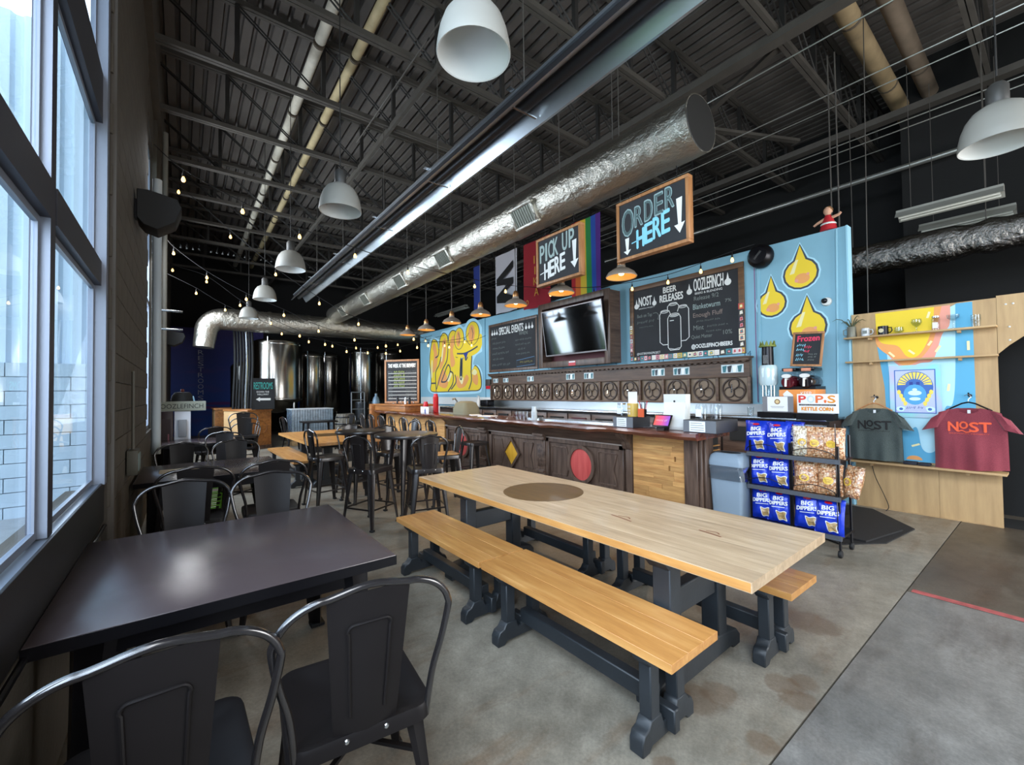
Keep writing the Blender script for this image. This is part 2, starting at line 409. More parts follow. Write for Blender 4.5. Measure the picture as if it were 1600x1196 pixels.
# left wall: block pier, window bays, ledger
wl = struct('wall_left', 'dark painted block wall between the tall windows')
T_BL = -.36
MB().box(-.56, -.402, -4.2, 3.72, -.1, .93).build('sill_wall', M_WALLB, wl)
MB().box(-.452, -.375, 3.72, 7.4, -.1, 7).build('pier_core', mat('mortar', '#3f3932', .9), wl)
blk = MB().box(-.012, .006, .002, .396, .002, .198).mesh('block', M_WALLB, bevel=.003, seg=1)
for r in range(30):
    for c in range(10):
        y = 3.72+c*.398-(.199 if r % 2 else 0)
        if y < 3.70 or y+.39 > 7.42:
            continue
        link('block', blk, wl, loc=(-.368, y, r*.2))
MB().box(-.42, -.345, 3.74, 3.80, .0, 7).build('corner_trim', mat('pier_trim', '#4a443d', .7), wl)
MB().box(-.42, -.352, 3.86, 3.885, .9, 7).build('conduit_strip', mat('pier_strip', '#171513', .7), wl)
for y0, y1 in ((8.8, 10.2), (11.6, 13.0), (14.4, 20.2)):
    MB().box(-.6, -.34, y0, y1, -.1, 7).build('pier', M_WALLB, wl)
for y0, y1 in ((7.4, 8.8), (10.2, 11.6), (13.0, 14.4)):
    MB().box(-.6, -.38, y0, y1, -.1, 1.0).build('sill_wall', M_WALLB, wl)
    MB().box(-.6, -.38, y0, y1, 5.3, 7).build('window_head', M_WALLB, wl)
MB().box(-.6, -.288, -4.2, 20.2, 5.92, 6.98).build('ledger', M_WALLB, wl)
MB().box(-.6, -.40, -4.2, 3.72, 5.4, 7).build('window_head', M_WALLB, wl)
# window 1
w1 = struct('window_1', 'tall grey framed shopfront window beside the dark table')
yb = [-4.1, -2.78, -1.48, -.18, 1.12, 2.415, 3.72]
for i, y in enumerate(yb[1:-1]):
    MB().box(-.46, -.405, y-.045, y+.045, .96, 5.4).build('mullion', M_FRAMED, w1)
    MB().box(-.455, -.403, y-.048, y-.0455, .97, 5.4).build('mullion_lit_face', M_FRAME, w1)  # thin lighter sheet: daylight on this side of the mullion put into colour
MB().box(-.46, -.378, 3.64, 3.72, .96, 5.4).build('jamb', M_FRAME, w1)
for z0, z1 in ((2.19, 2.34), (3.21, 3.52)):
    for a, b in zip(yb[:-1], yb[1:]):
        MB().box(-.46, -.40, a+.046, b-.046 if b < 3.7 else 3.64, z0, z1).build('transom', M_FRAMED, w1)
for a, b in zip(yb[:-1], yb[1:]):
    b2 = b-.046 if b < 3.7 else 3.64
    for z0, z1 in ((.97, 2.19), (2.34, 3.21), (3.52, 5.4)):
        m = MB(); y0, y1 = a+.046, b2; e = .028
        for q in ((y0, y0+e, z0, z1), (y1-e, y1, z0, z1), (y0+e, y1-e, z0, z0+e), (y0+e, y1-e, z1-e, z1)): m.box(-.45, -.432, *q)
        f = m.build('sash', M_FRAME, w1)
        MB().box(-.444, -.440, y0+e, y1-e, z0+e, z1-e).build('pane', M_GLASS, f)
MB().box(-.46, -.398, -4.1, 3.70, .93, .965).build('window_sill', mat('sill_metal', '#8d98a8', .3, .5), w1, bevel=.004)
MB().box(-.400, -.388, -4.1, 3.72, .72, .968).build('sill_nosing', mat('sill_black', '#131214', .5), w1, bevel=.004)
MB().tube([(-.378, -.5, .705), (-.378, 3.65, .705)], .011, 8).build('sill_pipe', M_BLACK, w1)
for k, (y0, y1) in enumerate(((7.4, 8.8), (10.2, 11.6), (13.0, 14.4))):
    wn = struct('window_%d' % (k+2), 'narrow tall window seen edge on along the left wall')
    m = MB()
    for q in ((y0, y0+.05, 1, 5.3), (y1-.05, y1, 1, 5.3), (y0+.05, y1-.05, 1, 1.06), (y0+.05, y1-.05, 5.24, 5.3), (y0+.05, y1-.05, 2.9, 2.98)): m.box(-.5, -.42, *q)
    m.build('frame', M_FRAME, wn)
    MB().box(-.462, -.458, y0+.05, y1-.05, 1.06, 2.9).build('pane', M_GLASS, wn); MB().box(-.462, -.458, y0+.05, y1-.05, 2.98, 5.24).build('pane', M_GLASS, wn)
# outside
og = struct('ground_outside', 'grass and pavement outside the windows')
MB().box(-40, -.62, -30, 60, -.3, -.2).build('lawn', mat('lawn', '#5c7a45', .9, var=.3, vs=2), og)
MB().box(-3.2, -.62, -30, 60, -.2, -.16).build('pavement', mat('pavement', '#a3a6a8', .9, var=.1), og)
MB().box(-.6, 14, -30, -4.7, -.3, -.16).build('pavement', mat('pavement', '#a3a6a8', .9), og)
we = struct('wing_outside', 'pale ribbed siding wall of the building wing outside')
mw = MB(); M_SIDE = mat('pale_siding', '#d6e4ef', .6)
for i in range(22):
    x = -.7-.25*i; mw.add([(x, 9.0, -.2), (x-.1, 9.0, -.2), (x-.14, 9.06, -.2), (x-.21, 9.06, -.2), (x-.25, 9.0, -.2),
        (x, 9.0, 7), (x-.1, 9.0, 7), (x-.14, 9.06, 7), (x-.21, 9.06, 7), (x-.25, 9.0, 7)], [(0, 1, 6, 5), (1, 2, 7, 6), (2, 3, 8, 7), (3, 4, 9, 8)])
mw.build('ribbed_siding', M_SIDE, we)
mw = MB(); 
for r in range(11):
    for c in range(13):
        x = -.68-.42*c-(.2 if r % 2 else 0); mw.box(x-.41, x, 8.9, 8.99, -.2+r*.2, -.01+r*.2)
mw.build('block_base', mat('pale_block', '#bccad4', .8, var=.05, vs=3), we)['kind'] = 'stuff'

# front wall behind the viewer with two glazed doors
wf = struct('wall_front', 'front wall with a glazed overhead door')
for q in ((-.6, 4.0, 0, 7), (8.5, 11, 0, 7), (4.0, 8.5, 3.8, 7)):
    MB().box(q[0], q[1], -4.1, -4.0, q[2], q[3]).build('wall_section', M_WALLB, wf)
for k, (x0, x1) in enumerate(((4.0, 8.5),)):
    d = struct('door_%d' % (k+1), 'glazed overhead door in the front wall')
    m = MB(); nx = 3
    for i in range(nx+1): xx = x0+(x1-x0)*i/nx; m.box(xx-.03, xx+.03, -4.09, -4.03, 0, 3.8)
    for i in range(6): zz = .02+3.75*i/5; m.box(x0, x1, -4.085, -4.035, zz-.03, zz+.03)
    m.build('frame', M_FRAMED, d)
# right and back outer walls
wr = struct('wall_right', 'black painted outer wall', me=None)
MB().box(11, 11.2, -4.2, 20.2, -.1, 7).build('wall_face', M_BLACKW, wr)
MB().box(9.8, 9.9, -4.0, 1.66, 0, 7).build('dark_partition', M_BLACKW, wr)
MB().box(7.6, 7.68, -4.0, 1.4, 0, 2.3).build('arch_shade_sheet', M_BLACKW, wr)  # black sheet added for the darkness seen through the arch
MB().box(9.72, 9.80, -.2, 1.4, 2.6, 2.68).box(9.72, 9.8, -.2, -.12, 2.2, 2.68).build('dark_duct_rail', M_BLACK, wr)
wb = struct('wall_back', 'dark back wall with a blue painted panel')
MB().box(-.6, 11, 20, 20.2, -.1, 7).build('wall_face', M_BLACKW, wb)
t = NT('night_mural'); v = t.coords(); sx = t.n('ShaderNodeSeparateXYZ'); t.l(v, sx.inputs[0])
mr = t.n('ShaderNodeMapRange'); mr.inputs[1].default_value = .9; mr.inputs[2].default_value = 4.0; t.l(sx.outputs[2], mr.inputs[0])
c = t.ramp(mr.outputs[0], [(0, lin('#2a5ac0')), (.35, lin('#3650b0')), (1, lin('#382f78'))])
c = t.mix(t.ramp(t.noise(t.coords((.6, 1, 2)), 1.3), [(.55, (0, 0, 0, 1)), (.75, (.5, .5, .5, 1))]), c, lin('#5a4a9c')); t.l(c, t.b.inputs['Base Color']); t.set(Roughness=.6)
MB().box(-.34, 2.6, 19.93, 19.99, 0, 4.05).build('painted_panel', t.m, wb, label='deep blue painted mural panel')
bk = MB()
for i, ch in enumerate('RESTROOMS'): letters(bk, ch, .46, 3.05-i*.215, .17, .17, 0)
bk.build('lettering', mat('mural_lettering', '#c3cbe6', .7), wb, label='upright restrooms lettering').matrix_basis = face((0, 19.92, 0), 0)
cl = MB()
for (cx, cy, rx) in ((2.1, 1.95, .32), (2.3, 1.85, .36), (2.15, 1.76, .25), (1.2, 1.2, .5), (.5, 1.05, .6)): cl.flat(ell(cx, cy, rx, .06, 18), 0)
o = cl.build('painted_clouds', mat('cloud_purple', '#6a3f92', .7), wb); o.matrix_basis = face((0, 19.921, 0), 0)

# blue partition behind the bar
wp = struct('wall_bar', 'light blue painted partition behind the bar')
MB().box(6.86, 6.98, 1.72, 10.2, 0, 3.62).build('wall_face', M_BLUE, wp)
MB().box(6.86, 6.98, 10.2, 14.35, 0, 3.62).build('wall_face', M_BLUE, wp)
MB().box(6.83, 6.86, 10.12, 10.26, 0, 3.62).build('pilaster', M_BLUE, wp)
MB().box(6.845, 6.86, 2.78, 2.82, .0, 3.62).build('joint_strip', M_BLUE, wp)
MB().box(6.84, 6.99, 1.70, 1.72, 0, 3.62).build('end_trim', mat('trim_blue', '#9fd0e2', .6), wp)
def paint_drop(cx, cz, w, h):
    o = MB()
    o.flat(offset_poly(drop(0, 0, w, h), .035), .0010, 0); o.flat(offset_poly(drop(0, 0, w, h), .012), .0016, 1); o.flat(offset_poly(drop(0, 0, w, h), -.014), .0022, 2)
    o.flat(ell(.02, w*.33, w*.22, w*.17, 18), .0028, 3); o.flat(ell(-.05, w*.28, .025, .025, 10), .0034, 4); o.flat(ell(.09, w*.45, .02, .02, 10), .0034, 4)
    o.flat([(-.115*w/.36, w*.52), (-.065*w/.36, w*.54), (-.02*w/.36, w*.98), (-.05*w/.36, w*.98)], .0034, 5)
    x = o.build('painted_drop', [M_LBL, M_OUT, M_YEL, M_ORA, M_PNK, M_CRM], wp, label='yellow beer drop painted on the blue wall'); x.matrix_basis = bar_wall(cx, cz)
paint_drop(2.25, 2.90, .42, .62); paint_drop(2.63, 2.56, .38, .60); paint_drop(2.18, 2.13, .44, .66)
for i in range(14):
    y = 9.62-.4985*i
    lettering(str(i+1), -.03, 0, .05 if i < 9 else .10, .085, mat('number_blue', '#2e5a74', .7), wp).matrix_basis = bar_wall(y-.14, 2.0)
# graffiti mural at the far end: swollen yellow lettering with outlines
g = MB(); MU = [M_LBL, M_OUT, M_YEL, M_ORA, M_CRM, M_PNK, M_NAVY]
def U(px, py): # mural sheet coordinates: metres right of the far end, metres up
    return (px-130)/735*3.75, (1000-py)/700*2.1
def blob(pts, lay, m, n=8): g.flat(spline([U(*p) for p in pts], n, True), .001+.0007*lay, m)
def line(pts, lay, wd=.048, n=8): g.ribbon(spline([U(*p) for p in pts], n), wd, .001+.0007*lay, 1)
halo = [(170, 980), (175, 700), (190, 400), (250, 360), (330, 400), (360, 320), (450, 320), (520, 310), (590, 290), (640, 330), (690, 270), (760, 270), (820, 340), (860, 470), (850, 590), (770, 640), (740, 720), (800, 740), (840, 840), (830, 960), (780, 1010), (500, 1015)]
for pp in (halo,): blob(pp, 0, 0)
body = [(200, 960), (210, 890), (205, 780), (190, 640), (200, 520), (230, 400), (270, 400), (300, 440), (320, 520), (340, 400), (380, 345), (430, 380), (445, 470), (460, 380), (500, 340), (545, 370), (540, 470), (520, 560), (545, 630), (600, 650), (590, 830), (610, 850), (620, 660), (700, 640), (720, 620), (715, 780), (760, 740), (800, 790), (820, 900), (800, 970), (690, 980), (440, 985), (250, 985)]
blob(offset_poly([p for p in body], 10), 1, 1); blob(body, 2, 2)
blob([(500, 560), (505, 450), (560, 440), (640, 470), (760, 430), (830, 440), (840, 520), (800, 600), (700, 640), (560, 630)], 3, 2)
for pts in ([(230, 760), (250, 560), (230, 480), (260, 430), (290, 520), (300, 620), (280, 720)], [(330, 720), (360, 560), (370, 440), (410, 400), (420, 500), (400, 620), (360, 720)], [(470, 560), (480, 430), (520, 390), (525, 470), (505, 560), (530, 690), (480, 720)], [(300, 900), (330, 800), (380, 740), (440, 880), (400, 950)], [(540, 880), (560, 820), (610, 900), (660, 820), (690, 860), (640, 940), (570, 950)], [(730, 880), (760, 800), (790, 850), (780, 930)]): blob(pts, 4, 3)
for pts in ([(350, 640), (372, 500), (385, 505), (365, 640)], [(580, 860), (605, 830), (630, 860), (610, 915)], [(725, 810), (750, 770), (780, 800), (760, 830)], [(425, 850), (455, 790), (490, 800), (450, 880)], [(205, 800), (215, 640), (228, 640), (222, 820)]): blob(pts, 5, 4)
for cx, cy, rx, ry in ((582, 437, 54, 110), (735, 412, 70, 115)):
    g.flat([U(cx+(rx+6)*math.cos(a), cy+(ry+6)*math.sin(a)) for a in [2*PI*k/26 for k in range(26)]], .0052, 1)
    g.flat([U(cx+rx*math.cos(a), cy+ry*math.sin(a)) for a in [2*PI*k/26 for k in range(26)]], .0056, 2)
    g.flat([U(cx-8+rx*.5*math.cos(a), cy+ry*.75*math.sin(a)) for a in [2*PI*k/20 for k in range(20)]], .0060, 3)
    g.ribbon([U(cx-6, cy-60), U(cx+8, cy), U(cx-2, cy+55)], .03, .0066, 1)
for pts in ([(555, 590), (640, 600), (720, 580), (790, 550)], [(280, 985), (272, 780), (320, 690), (350, 600)], [(350, 880), (420, 870), (470, 760), (440, 700), (380, 820), (350, 880)], [(440, 985), (500, 900), (505, 800), (470, 770)], [(480, 965), (540, 890), (530, 810)], [(650, 640), (660, 670), (680, 640)], [(690, 970), (720, 880), (715, 780)], [(600, 650), (590, 830), (610, 850), (618, 660)], [(445, 470), (430, 640), (360, 760), (285, 960)], [(270, 600), (310, 580), (325, 510)], [(205, 890), (270, 890)]): line(pts, 7)
g.flat([U(*p) for p in ((630, 600), (690, 590), (660, 660))], .0066, 6)
o = g.build('painted_mural', MU, wp, label='yellow graffiti mural with pale outline on the blue wall'); o.matrix_basis = bar_wall(13.9, 1.5)

# plywood partition with an arched opening and a poured paint mural
pw = struct('wall_plywood', 'plywood partition with arched opening')
arc = [(-.35+1.02*math.cos(a), 1.2+1.02*math.sin(a)) for a in [math.radians(38)+(PI-math.radians(76))*i/14 for i in range(15)]]
poly = [(-1.69, 0), (-.45, 0), (-.452, arc[0][1])] + [(-a, b) for a, b in arc] + [(1.3, 0), (1.6, 0), (1.6, 2.44), (-1.69, 2.44)]
# two boards: the left board and the arch board, in local x = -Y
left = [(-1.69, 0), (-.93, 0), (-.93, 2.44), (-1.69, 2.44)]
mid = [(-.928, 0), (-.45, 0), (-.45, 1.835), (-.448, 2.44), (-.928, 2.44)]
rest = [(-.446, 1.84)] + [(-a, b) for a, b in arc[1:]] + [(1.3, 0), (1.7, 0), (1.7, 2.46), (-.446, 2.46)]
for q in (left, mid, rest): MB().prism(q, -.02, 0).build('plywood_sheet', M_PLY, pw).matrix_basis = bar_wall(0, 0)
MB().box(-1.69, -.45, .0, .012, .0, .004).build('edge_strip', M_PLY, pw).matrix_basis = bar_wall(0, 0)
pm = MB(); PM = [M_MIDB, M_LBL, M_PNK, M_ORA, M_YEL, M_CRM]
def pour(pts, lay, m, n=6): pm.flat(spline(pts, n, True), .001+.0007*lay, m)
pm.flat([(-1.44, 2.0), (-1.38, 1.5), (-1.36, .62), (-.62, .62), (-.62, 2.43), (-.74, 2.43)], .001, 0)
pm.flat(spline([(-1.36, 2.1), (-1.33, 1.55), (-1.31, 1.05), (-1.18, .98), (-1.1, 1.02), (-1.06, .78), (-.98, .74), (-.92, .85), (-.86, 1.25), (-.80, 1.3), (-.77, 1.6), (-.75, 2.42)], 6), .0018, 1)
pm.flat(spline([(-1.40, 2.42), (-1.42, 2.05), (-1.34, 1.9), (-1.26, 1.78), (-1.18, 1.73), (-1.05, 1.78), (-.95, 1.80), (-.90, 1.95), (-.86, 2.1), (-.80, 2.2), (-.79, 2.42)], 6), .0026, 2)
pm.flat(spline([(-1.43, 2.42), (-1.45, 2.05), (-1.3, 1.86), (-1.2, 1.76), (-1.08, 1.80), (-.97, 1.95), (-.92, 2.1), (-.86, 2.42)], 6), .0034, 3)
pm.flat(spline([(-1.45, 2.42), (-1.42, 2.08), (-1.25, 2.0), (-1.17, 1.87), (-1.08, 1.86), (-1.0, 1.99), (-.94, 2.2), (-.92, 2.42)], 6), .0042, 4)
for (a, b, c, d) in ((-1.33, 1.93, -1.28, 1.87), (-1.15, 1.94, -1.10, 1.89), (-.98, 1.98, -.95, 2.03), (-.92, 1.90, -.88, 1.97), (-.83, 1.45, -.82, 1.53), (-1.26, .9, -1.3, .98), (-.98, 2.3, -.96, 2.37), (-1.15, .80, -1.08, .83), (-1.02, 1.03, -.98, 1.1), (-.66, 1.9, -.66, 2.0)):
    pm.ribbon([(a, b), (c, d)], .022, .005, 5)
pm.flat(ell(-1.13, .64, .07, .05, 14, 0, PI), .0019, 3)
pm.build('painted_mural', PM, pw, label='poured yellow, pink and blue paint mural on plywood').matrix_basis = bar_wall(0, 0)
for (a, b) in ((.38, 2.36), (.33, 2.36), (.36, 2.12), (.36, 1.98)): MB().lathe([(0, .006), (.008, .004), (.01, 0)], 8).build('screw_cap', M_WHITE, pw).matrix_basis = bar_wall(a, b)
# ================================================================ SEATING AND TABLES
def seat_pan(w, d, z, mt, par, skirt=.05):
    m = MB(); a = rrect(-w/2, w/2, -d/2, d/2, .06)
    b = [(x*.90, y*.90) for x, y in a]; c = [(x*.84, y*.84) for x, y in a]; e = [(x*1.02, y*1.02) for x, y in a]; n = len(a)
    rings = [(e, z-skirt), (e, z-.012), (a, z), (b, z), (c, z-.008), ([(x*.2, y*.2) for x, y in a], z-.014)]
    vs = [(x, y, zz) for r, zz in rings for x, y in r]
    fs = [(k*n+i, k*n+(i+1) % n, (k+1)*n+(i+1) % n, (k+1)*n+i) for k in range(len(rings)-1) for i in range(n)]
    fs.append([5*n+i for i in range(n)]); m.add(vs, fs)
    o = m.build('seat', mt, par, smooth=True)
    MB().prism(rrect(-.055, .055, -.013, .013, .012, 3), z-.0145, z-.0125).build('hand_slot', M_RUBBER, o)
    return o
def sheet_leg(top, bot, mt, par, w0=.085, w1=.034):
    """pressed steel leg: tapered, splayed, with a raised centre rib"""
    m = MB(); t, b = Vector(top), Vector(bot); o = Vector((t.x, t.y, 0)).normalized(); s = Vector((-o.y, o.x, 0)); vs = []
    prof = [(-.5, -.28), (-.42, 0), (-.14, .12), (0, .24), (.14, .12), (.42, 0), (.5, -.28), (.3, -.34), (-.3, -.34)]
    for k in range(5):
        f = k/4; p = t.lerp(b, f); wd = w0+(w1-w0)*f**.8
        for a, q in prof: vs.append(p+s*(a*wd)+o*(q*wd))
    n = len(prof); fs = [(k*n+i, k*n+(i+1) % n, (k+1)*n+(i+1) % n, (k+1)*n+i) for k in range(4) for i in range(n)]+[list(range(n))[::-1], [4*n+i for i in range(n)]]
    l = m.add(vs, fs).build('leg', mt, par, smooth=True)
    MB().box(b.x-w1*.55, b.x+w1*.55, b.y-w1*.55, b.y+w1*.55, 0, .022).build('foot_cap', M_RUBBER, l, bevel=.004, seg=1)
    return l
def hoop_back(hw0, hw1, z0, z1, y0, y1, mt, par, r=.0115, sw0=.19, sw1=.25):
    hoop_mt = M_HOOP
    rc = min(.15, hw1*.62); pts = []
    def yy(z): return y0+(y1-y0)*(z-z0)/(z1-z0)
    side = [(hw0, z0-.05), (hw0+(hw1-hw0)*.25, z0+(z1-z0)*.22), (hw0+(hw1-hw0)*.72, z0+(z1-z0)*.48)]
    for x, z in side: pts.append((x, yy(z), z))
    for i in range(8):
        a = PI/2*i/7; pts.append((hw1-rc+rc*math.cos(a), 0, z1-.018-rc*.82+rc*.82*math.sin(a)))
    pts = [(x, yy(z), z) for x, _, z in pts]
    pts = pts+[(0, yy(z1), z1)]+[(-x, y, z) for x, y, z in pts[::-1]]
    MB().tube(spline(pts, 4), r, 10).build('back_hoop', hoop_mt, par, smooth=True)
    m = MB(); N = 9; vs = []
    for i in range(N):
        f = i/(N-1); z = z0-.035+(z1-.014-z0+.035)*f; hw = (sw0+(sw1-sw0)*f)/2
        for j in range(7):
            u = -1+2*j/6; vs.append((u*hw, yy(z)-.018*(1-u*u)*(1-.3*f)+.004, z))
    fs = [(i*7+j, i*7+j+1, (i+1)*7+j+1, (i+1)*7+j) for i in range(N-1) for j in range(6)]
    vs2 = [(x, y-.004, z) for x, y, z in vs]; k = len(vs)
    fs2 = [[q+k for q in f[::-1]] for f in fs]; ring = [i*7 for i in range(N)]+[(N-1)*7+j for j in range(1, 7)]+[i*7+6 for i in range(N-2, -1, -1)]+[j for j in range(5, 0, -1)]
    fs3 = [(ring[i], ring[(i+1) % len(ring)], ring[(i+1) % len(ring)]+k, ring[i]+k) for i in range(len(ring))]
    s = m.add(vs+vs2, fs+fs2+fs3).build('splat', mt, par, smooth=True)
    pt = []
    H = z1-z0
    for x, f in ((-.052, .12), (-.058, .45), (-.062, .70)): pt.append((x, f))
    for i in range(5): a = PI-PI/2*i/4; pt.append((-.045+.02*math.cos(a), .71+.05*math.sin(a)))
    pt = pt+[(-x, f) for x, f in pt[::-1]]
    for dy in (.0,):
        MB().tube([(x, yy(z0+H*f)-.018*(1-(x/.11)**2)-.001, z0+H*f) for x, f in pt], .0045, 6).build('pressed_rib', mt, s, smooth=True)
    for x in (-.06, .06): MB().lathe([(0, .004), (.006, .003), (.009, 0)], 8, X=Matrix.Translation((x, yy(z0-.02)-.022, z0-.018)) @ Matrix.Rotation(PI/2, 4, 'X')).build('rivet', M_STEEL, s)
def make_chair():
    t = thing('metal_chair', '', 'chair')
    seat_pan(.44, .44, .455, M_CHAIR, t)
    for sx in (-1, 1):
        for sy in (-1, 1): sheet_leg((sx*.175, sy*.175, .42), (sx*.225, sy*.225, 0), M_CHAIR, t)
    MB().bar((-.19, -.19, .27), (.19, .19, .27), .018, .012).build('cross_brace', M_CHAIR, t); MB().bar((.19, -.19, .282), (-.19, .19, .282), .018, .012).build('cross_brace', M_CHAIR, t)
    hoop_back(.20, .262, .455, .92, -.205, -.275, M_CHAIR, t)
    return t
def make_stool(hs=.66, back=True):
    t = thing('bar_stool', '', 'stool')
    seat_pan(.38, .38, hs, M_STOOL, t)
    for sx in (-1, 1):
        for sy in (-1, 1): sheet_leg((sx*.15, sy*.15, hs-.03), (sx*.215, sy*.215, 0), M_STOOL, t, .095, .04)
    q = .195; z = .22
    for a, b in (((-q, -q), (q, -q)), ((q, -q), (q, q)), ((q, q), (-q, q)), ((-q, q), (-q, -q))): MB().bar((*a, z), (*b, z), .012, .016).build('foot_rail', M_STOOL, t)
    if back: hoop_back(.165, .20, hs, 1.03, -.175, -.225, M_STOOL, t, .012, .16, .20)
    return t
def dark_table(x0, x1, y0, y1, z, label, group='dark square tables by the windows'):
    cx, cy = (x0+x1)/2, (y0+y1)/2; t = thing('dining_table', label, 'table', (cx, cy, 0), 0, group); a, b = (x1-x0)/2, (y1-y0)/2
    MB().box(-a, a, -b, b, z-.0445, z).build('tabletop', M_TABLE, t, bevel=.003)
    m = MB()
    for q in ((-a-.002, a+.002, -b-.002, -b), (-a-.002, a+.002, b, b+.002), (-a-.002, -a, -b, b), (a, a+.002, -b, b)): m.box(*q, z-.045, z-.003)
    m.build('black_edge', M_BLACK, t)
    for sx in (-1, 1):
        for sy in (-1, 1): sheet_leg((sx*(a-.13), sy*(b-.13), z-.045), (sx*(a-.10), sy*(b-.10), 0), M_BLACK, t, .17, .075)
    for sy in (-1, 1): MB().box(-a+.16, a-.16, sy*(b-.11)-.012, sy*(b-.11)+.012, z-.13, z-.045).build('apron', M_BLACK, t)
    for sx in (-1, 1): MB().box(sx*(a-.11)-.012, sx*(a-.11)+.012, -b+.16, b-.16, z-.13, z-.045).build('apron', M_BLACK, t)
    return t
dark_table(-.385, .80, 1.95, 3.13, .74, 'large dark brown square table in front under the tall window')
dark_table(-.335, .86, 4.95, 6.10, .74, 'second dark square table from the front, between two pairs of chairs')
dark_table(-.33, .75, 8.4, 9.5, .74, 'third dark table along the window wall, among stacked chairs')
ch0 = make_chair(); first = [True]
def chair(x, y, rz, label):
    g = 'gunmetal metal chairs around the dark tables'
    if first[0]:
        first[0] = False; ch0.location = (x, y, 0); ch0.rotation_euler = (0, 0, rz); ch0['label'] = label; ch0['group'] = g; return ch0
    return dup(ch0, (x, y, 0), rz, label, g)
D = math.radians
chair(.485, 1.585, D(-6), 'gunmetal chair in front with its whole back and seat in view')
chair(-.05, 1.585, D(1), 'gunmetal chair cut off by the lower left corner, under the window')
chair(.02, 3.46, PI+D(1), 'gunmetal chair with a pale reflecting back, across the front table by the wall')
chair(.53, 3.42, PI-D(3), 'gunmetal chair across the front table on its aisle side')
chair(.08, 4.62, D(2), 'gunmetal chair by the wall, pushed under the near side of the second table')
chair(.66, 4.58, D(-2), 'gunmetal chair on the aisle, pushed under the near side of the second table')
chair(.0, 6.45, PI, 'gunmetal chair by the wall on the far side of the second table')
chair(.58, 6.40, PI+D(4), 'gunmetal chair on the aisle on the far side of the second table')
chair(.45, 8.0, PI+D(-20), 'gunmetal chair standing alone before the third dark table')
s = chair(.44, 9.95, D(12), 'gunmetal chair at the back of the third dark table')
for k in range(3):
    o = chair(1.02, 10.35, D(170+5*k), ['lowest chair of the dark stack beside the wooden booth', 'middle chair of the dark stack beside the wooden booth', 'topmost chair of the dark stack beside the wooden booth'][k]); o.location.z = .11*k
chair(2.35, 12.6, PI/2*-.9, 'metal chair left of the small far table near the big tank'); chair(3.55, 12.4, PI/2*1.1, 'metal chair right of the small far table near the barrel')

st0 = make_stool(); sf = [True]
def stool(x, y, rz, label, g='high stools at the round tables'):
    if sf[0]:
        sf[0] = False; st0.location = (x, y, 0); st0.rotation_euler = (0, 0, rz); st0['label'] = label; st0['group'] = g; return st0
    return dup(st0, (x, y, 0), rz, label, g)
stool(1.72, 4.92, D(-62), 'high stool seen from the side, left of the front round table')
stool(2.22, 4.52, D(-14), 'high stool with its back to the viewer in front of the round table')
stool(2.42, 5.99, D(-172), 'high stool behind the front round table, between the two tables')
s4 = stool(2.86, 5.25, D(76), 'high stool with a shining back and pale wooden seat, right of the round table')
MB().prism(rrect(-.165, .165, -.165, .165, .05), .662, .675).build('seat_pad', M_MAPLE, s4, bevel=.004, label='pale wooden seat pad')
stool(2.95, 6.85, D(95), 'high stool with a shining narrow back behind the front round table')
stool(1.56, 6.2, D(-80), 'high stool beside the second wooden table, turned towards the far round table')
stool(2.06, 6.62, D(176), 'high stool behind the far round table')
for k, y in enumerate((6.75, 7.32, 7.9, 8.5, 9.1, 9.7, 10.3)):
    stool(3.62, y, D(-90+random.uniform(-4, 4)), ['first', 'second', 'third', 'fourth', 'fifth', 'sixth', 'last'][k]+' stool from the front in the row along the bar', 'stools along the bar')
bs = make_stool(.66, False); bs.location = (3.95, 6.2, 0); tag(bs, 'backless dark stool under the bar edge, nearest to the yellow diamond', 'stool', 'stools along the bar')

def round_table(x, y, r, z, label):
    t = thing('round_table', label, 'table', (x, y, 0), D(10), 'round high tables')
    MB().lathe([(0, z), (r-.02, z), (r-.004, z-.004), (r, z-.02), (r-.004, z-.038), (r-.02, z-.042), (0, z-.042)], 40).build('tabletop', M_STOOL, t, smooth=True)
    for k in range(4):
        a = PI/4+PI/2*k; sheet_leg((.17*math.cos(a), .17*math.sin(a), z-.042), (.27*math.cos(a), .27*math.sin(a), 0), M_STOOL, t, .10, .04)
    q = .17
    for a, b in (((-q, -q), (q, -q)), ((q, -q), (q, q)), ((q, q), (-q, q)), ((-q, q), (-q, -q))): MB().bar((*a, .30), (*b, .30), .012, .018).build('foot_rail', M_STOOL, t)
round_table(2.28, 5.20, .40, .985, 'round high table in front, ringed by stools')
round_table(2.0, 6.12, .34, .985, 'round high table behind, partly hidden by stools')

# picnic tables and benches with slate grey trestles
def bench_trestle(par, y):
    m = MB()
    for x in (-.10, .10): m.box(x-.033, x+.033, y-.03, y+.03, .07, .385)
    foot = [(-.20, 0), (-.20, .055), (-.185, .085), (-.155, .095), (-.135, .125), (-.06, .125), (-.045, .08), (.045, .08), (.06, .125), (.135, .125), (.155, .095), (.185, .085), (.20, .055), (.20, 0), (.15, 0), (.13, .02), (-.13, .02), (-.15, 0)]
    m.prism(foot, -.034, .034, 0, Matrix.Translation((0, y, 0)) @ Matrix.Rotation(PI/2, 4, 'X'))
    cle = [(-.17, .40), (-.17, .375), (-.14, .345), (.14, .345), (.17, .375), (.17, .40)]
    m.prism(cle, -.036, .036, 0, Matrix.Translation((0, y, 0)) @ Matrix.Rotation(PI/2, 4, 'X'))
    return m.build('trestle', M_GREY, par, bevel=.005, seg=1)
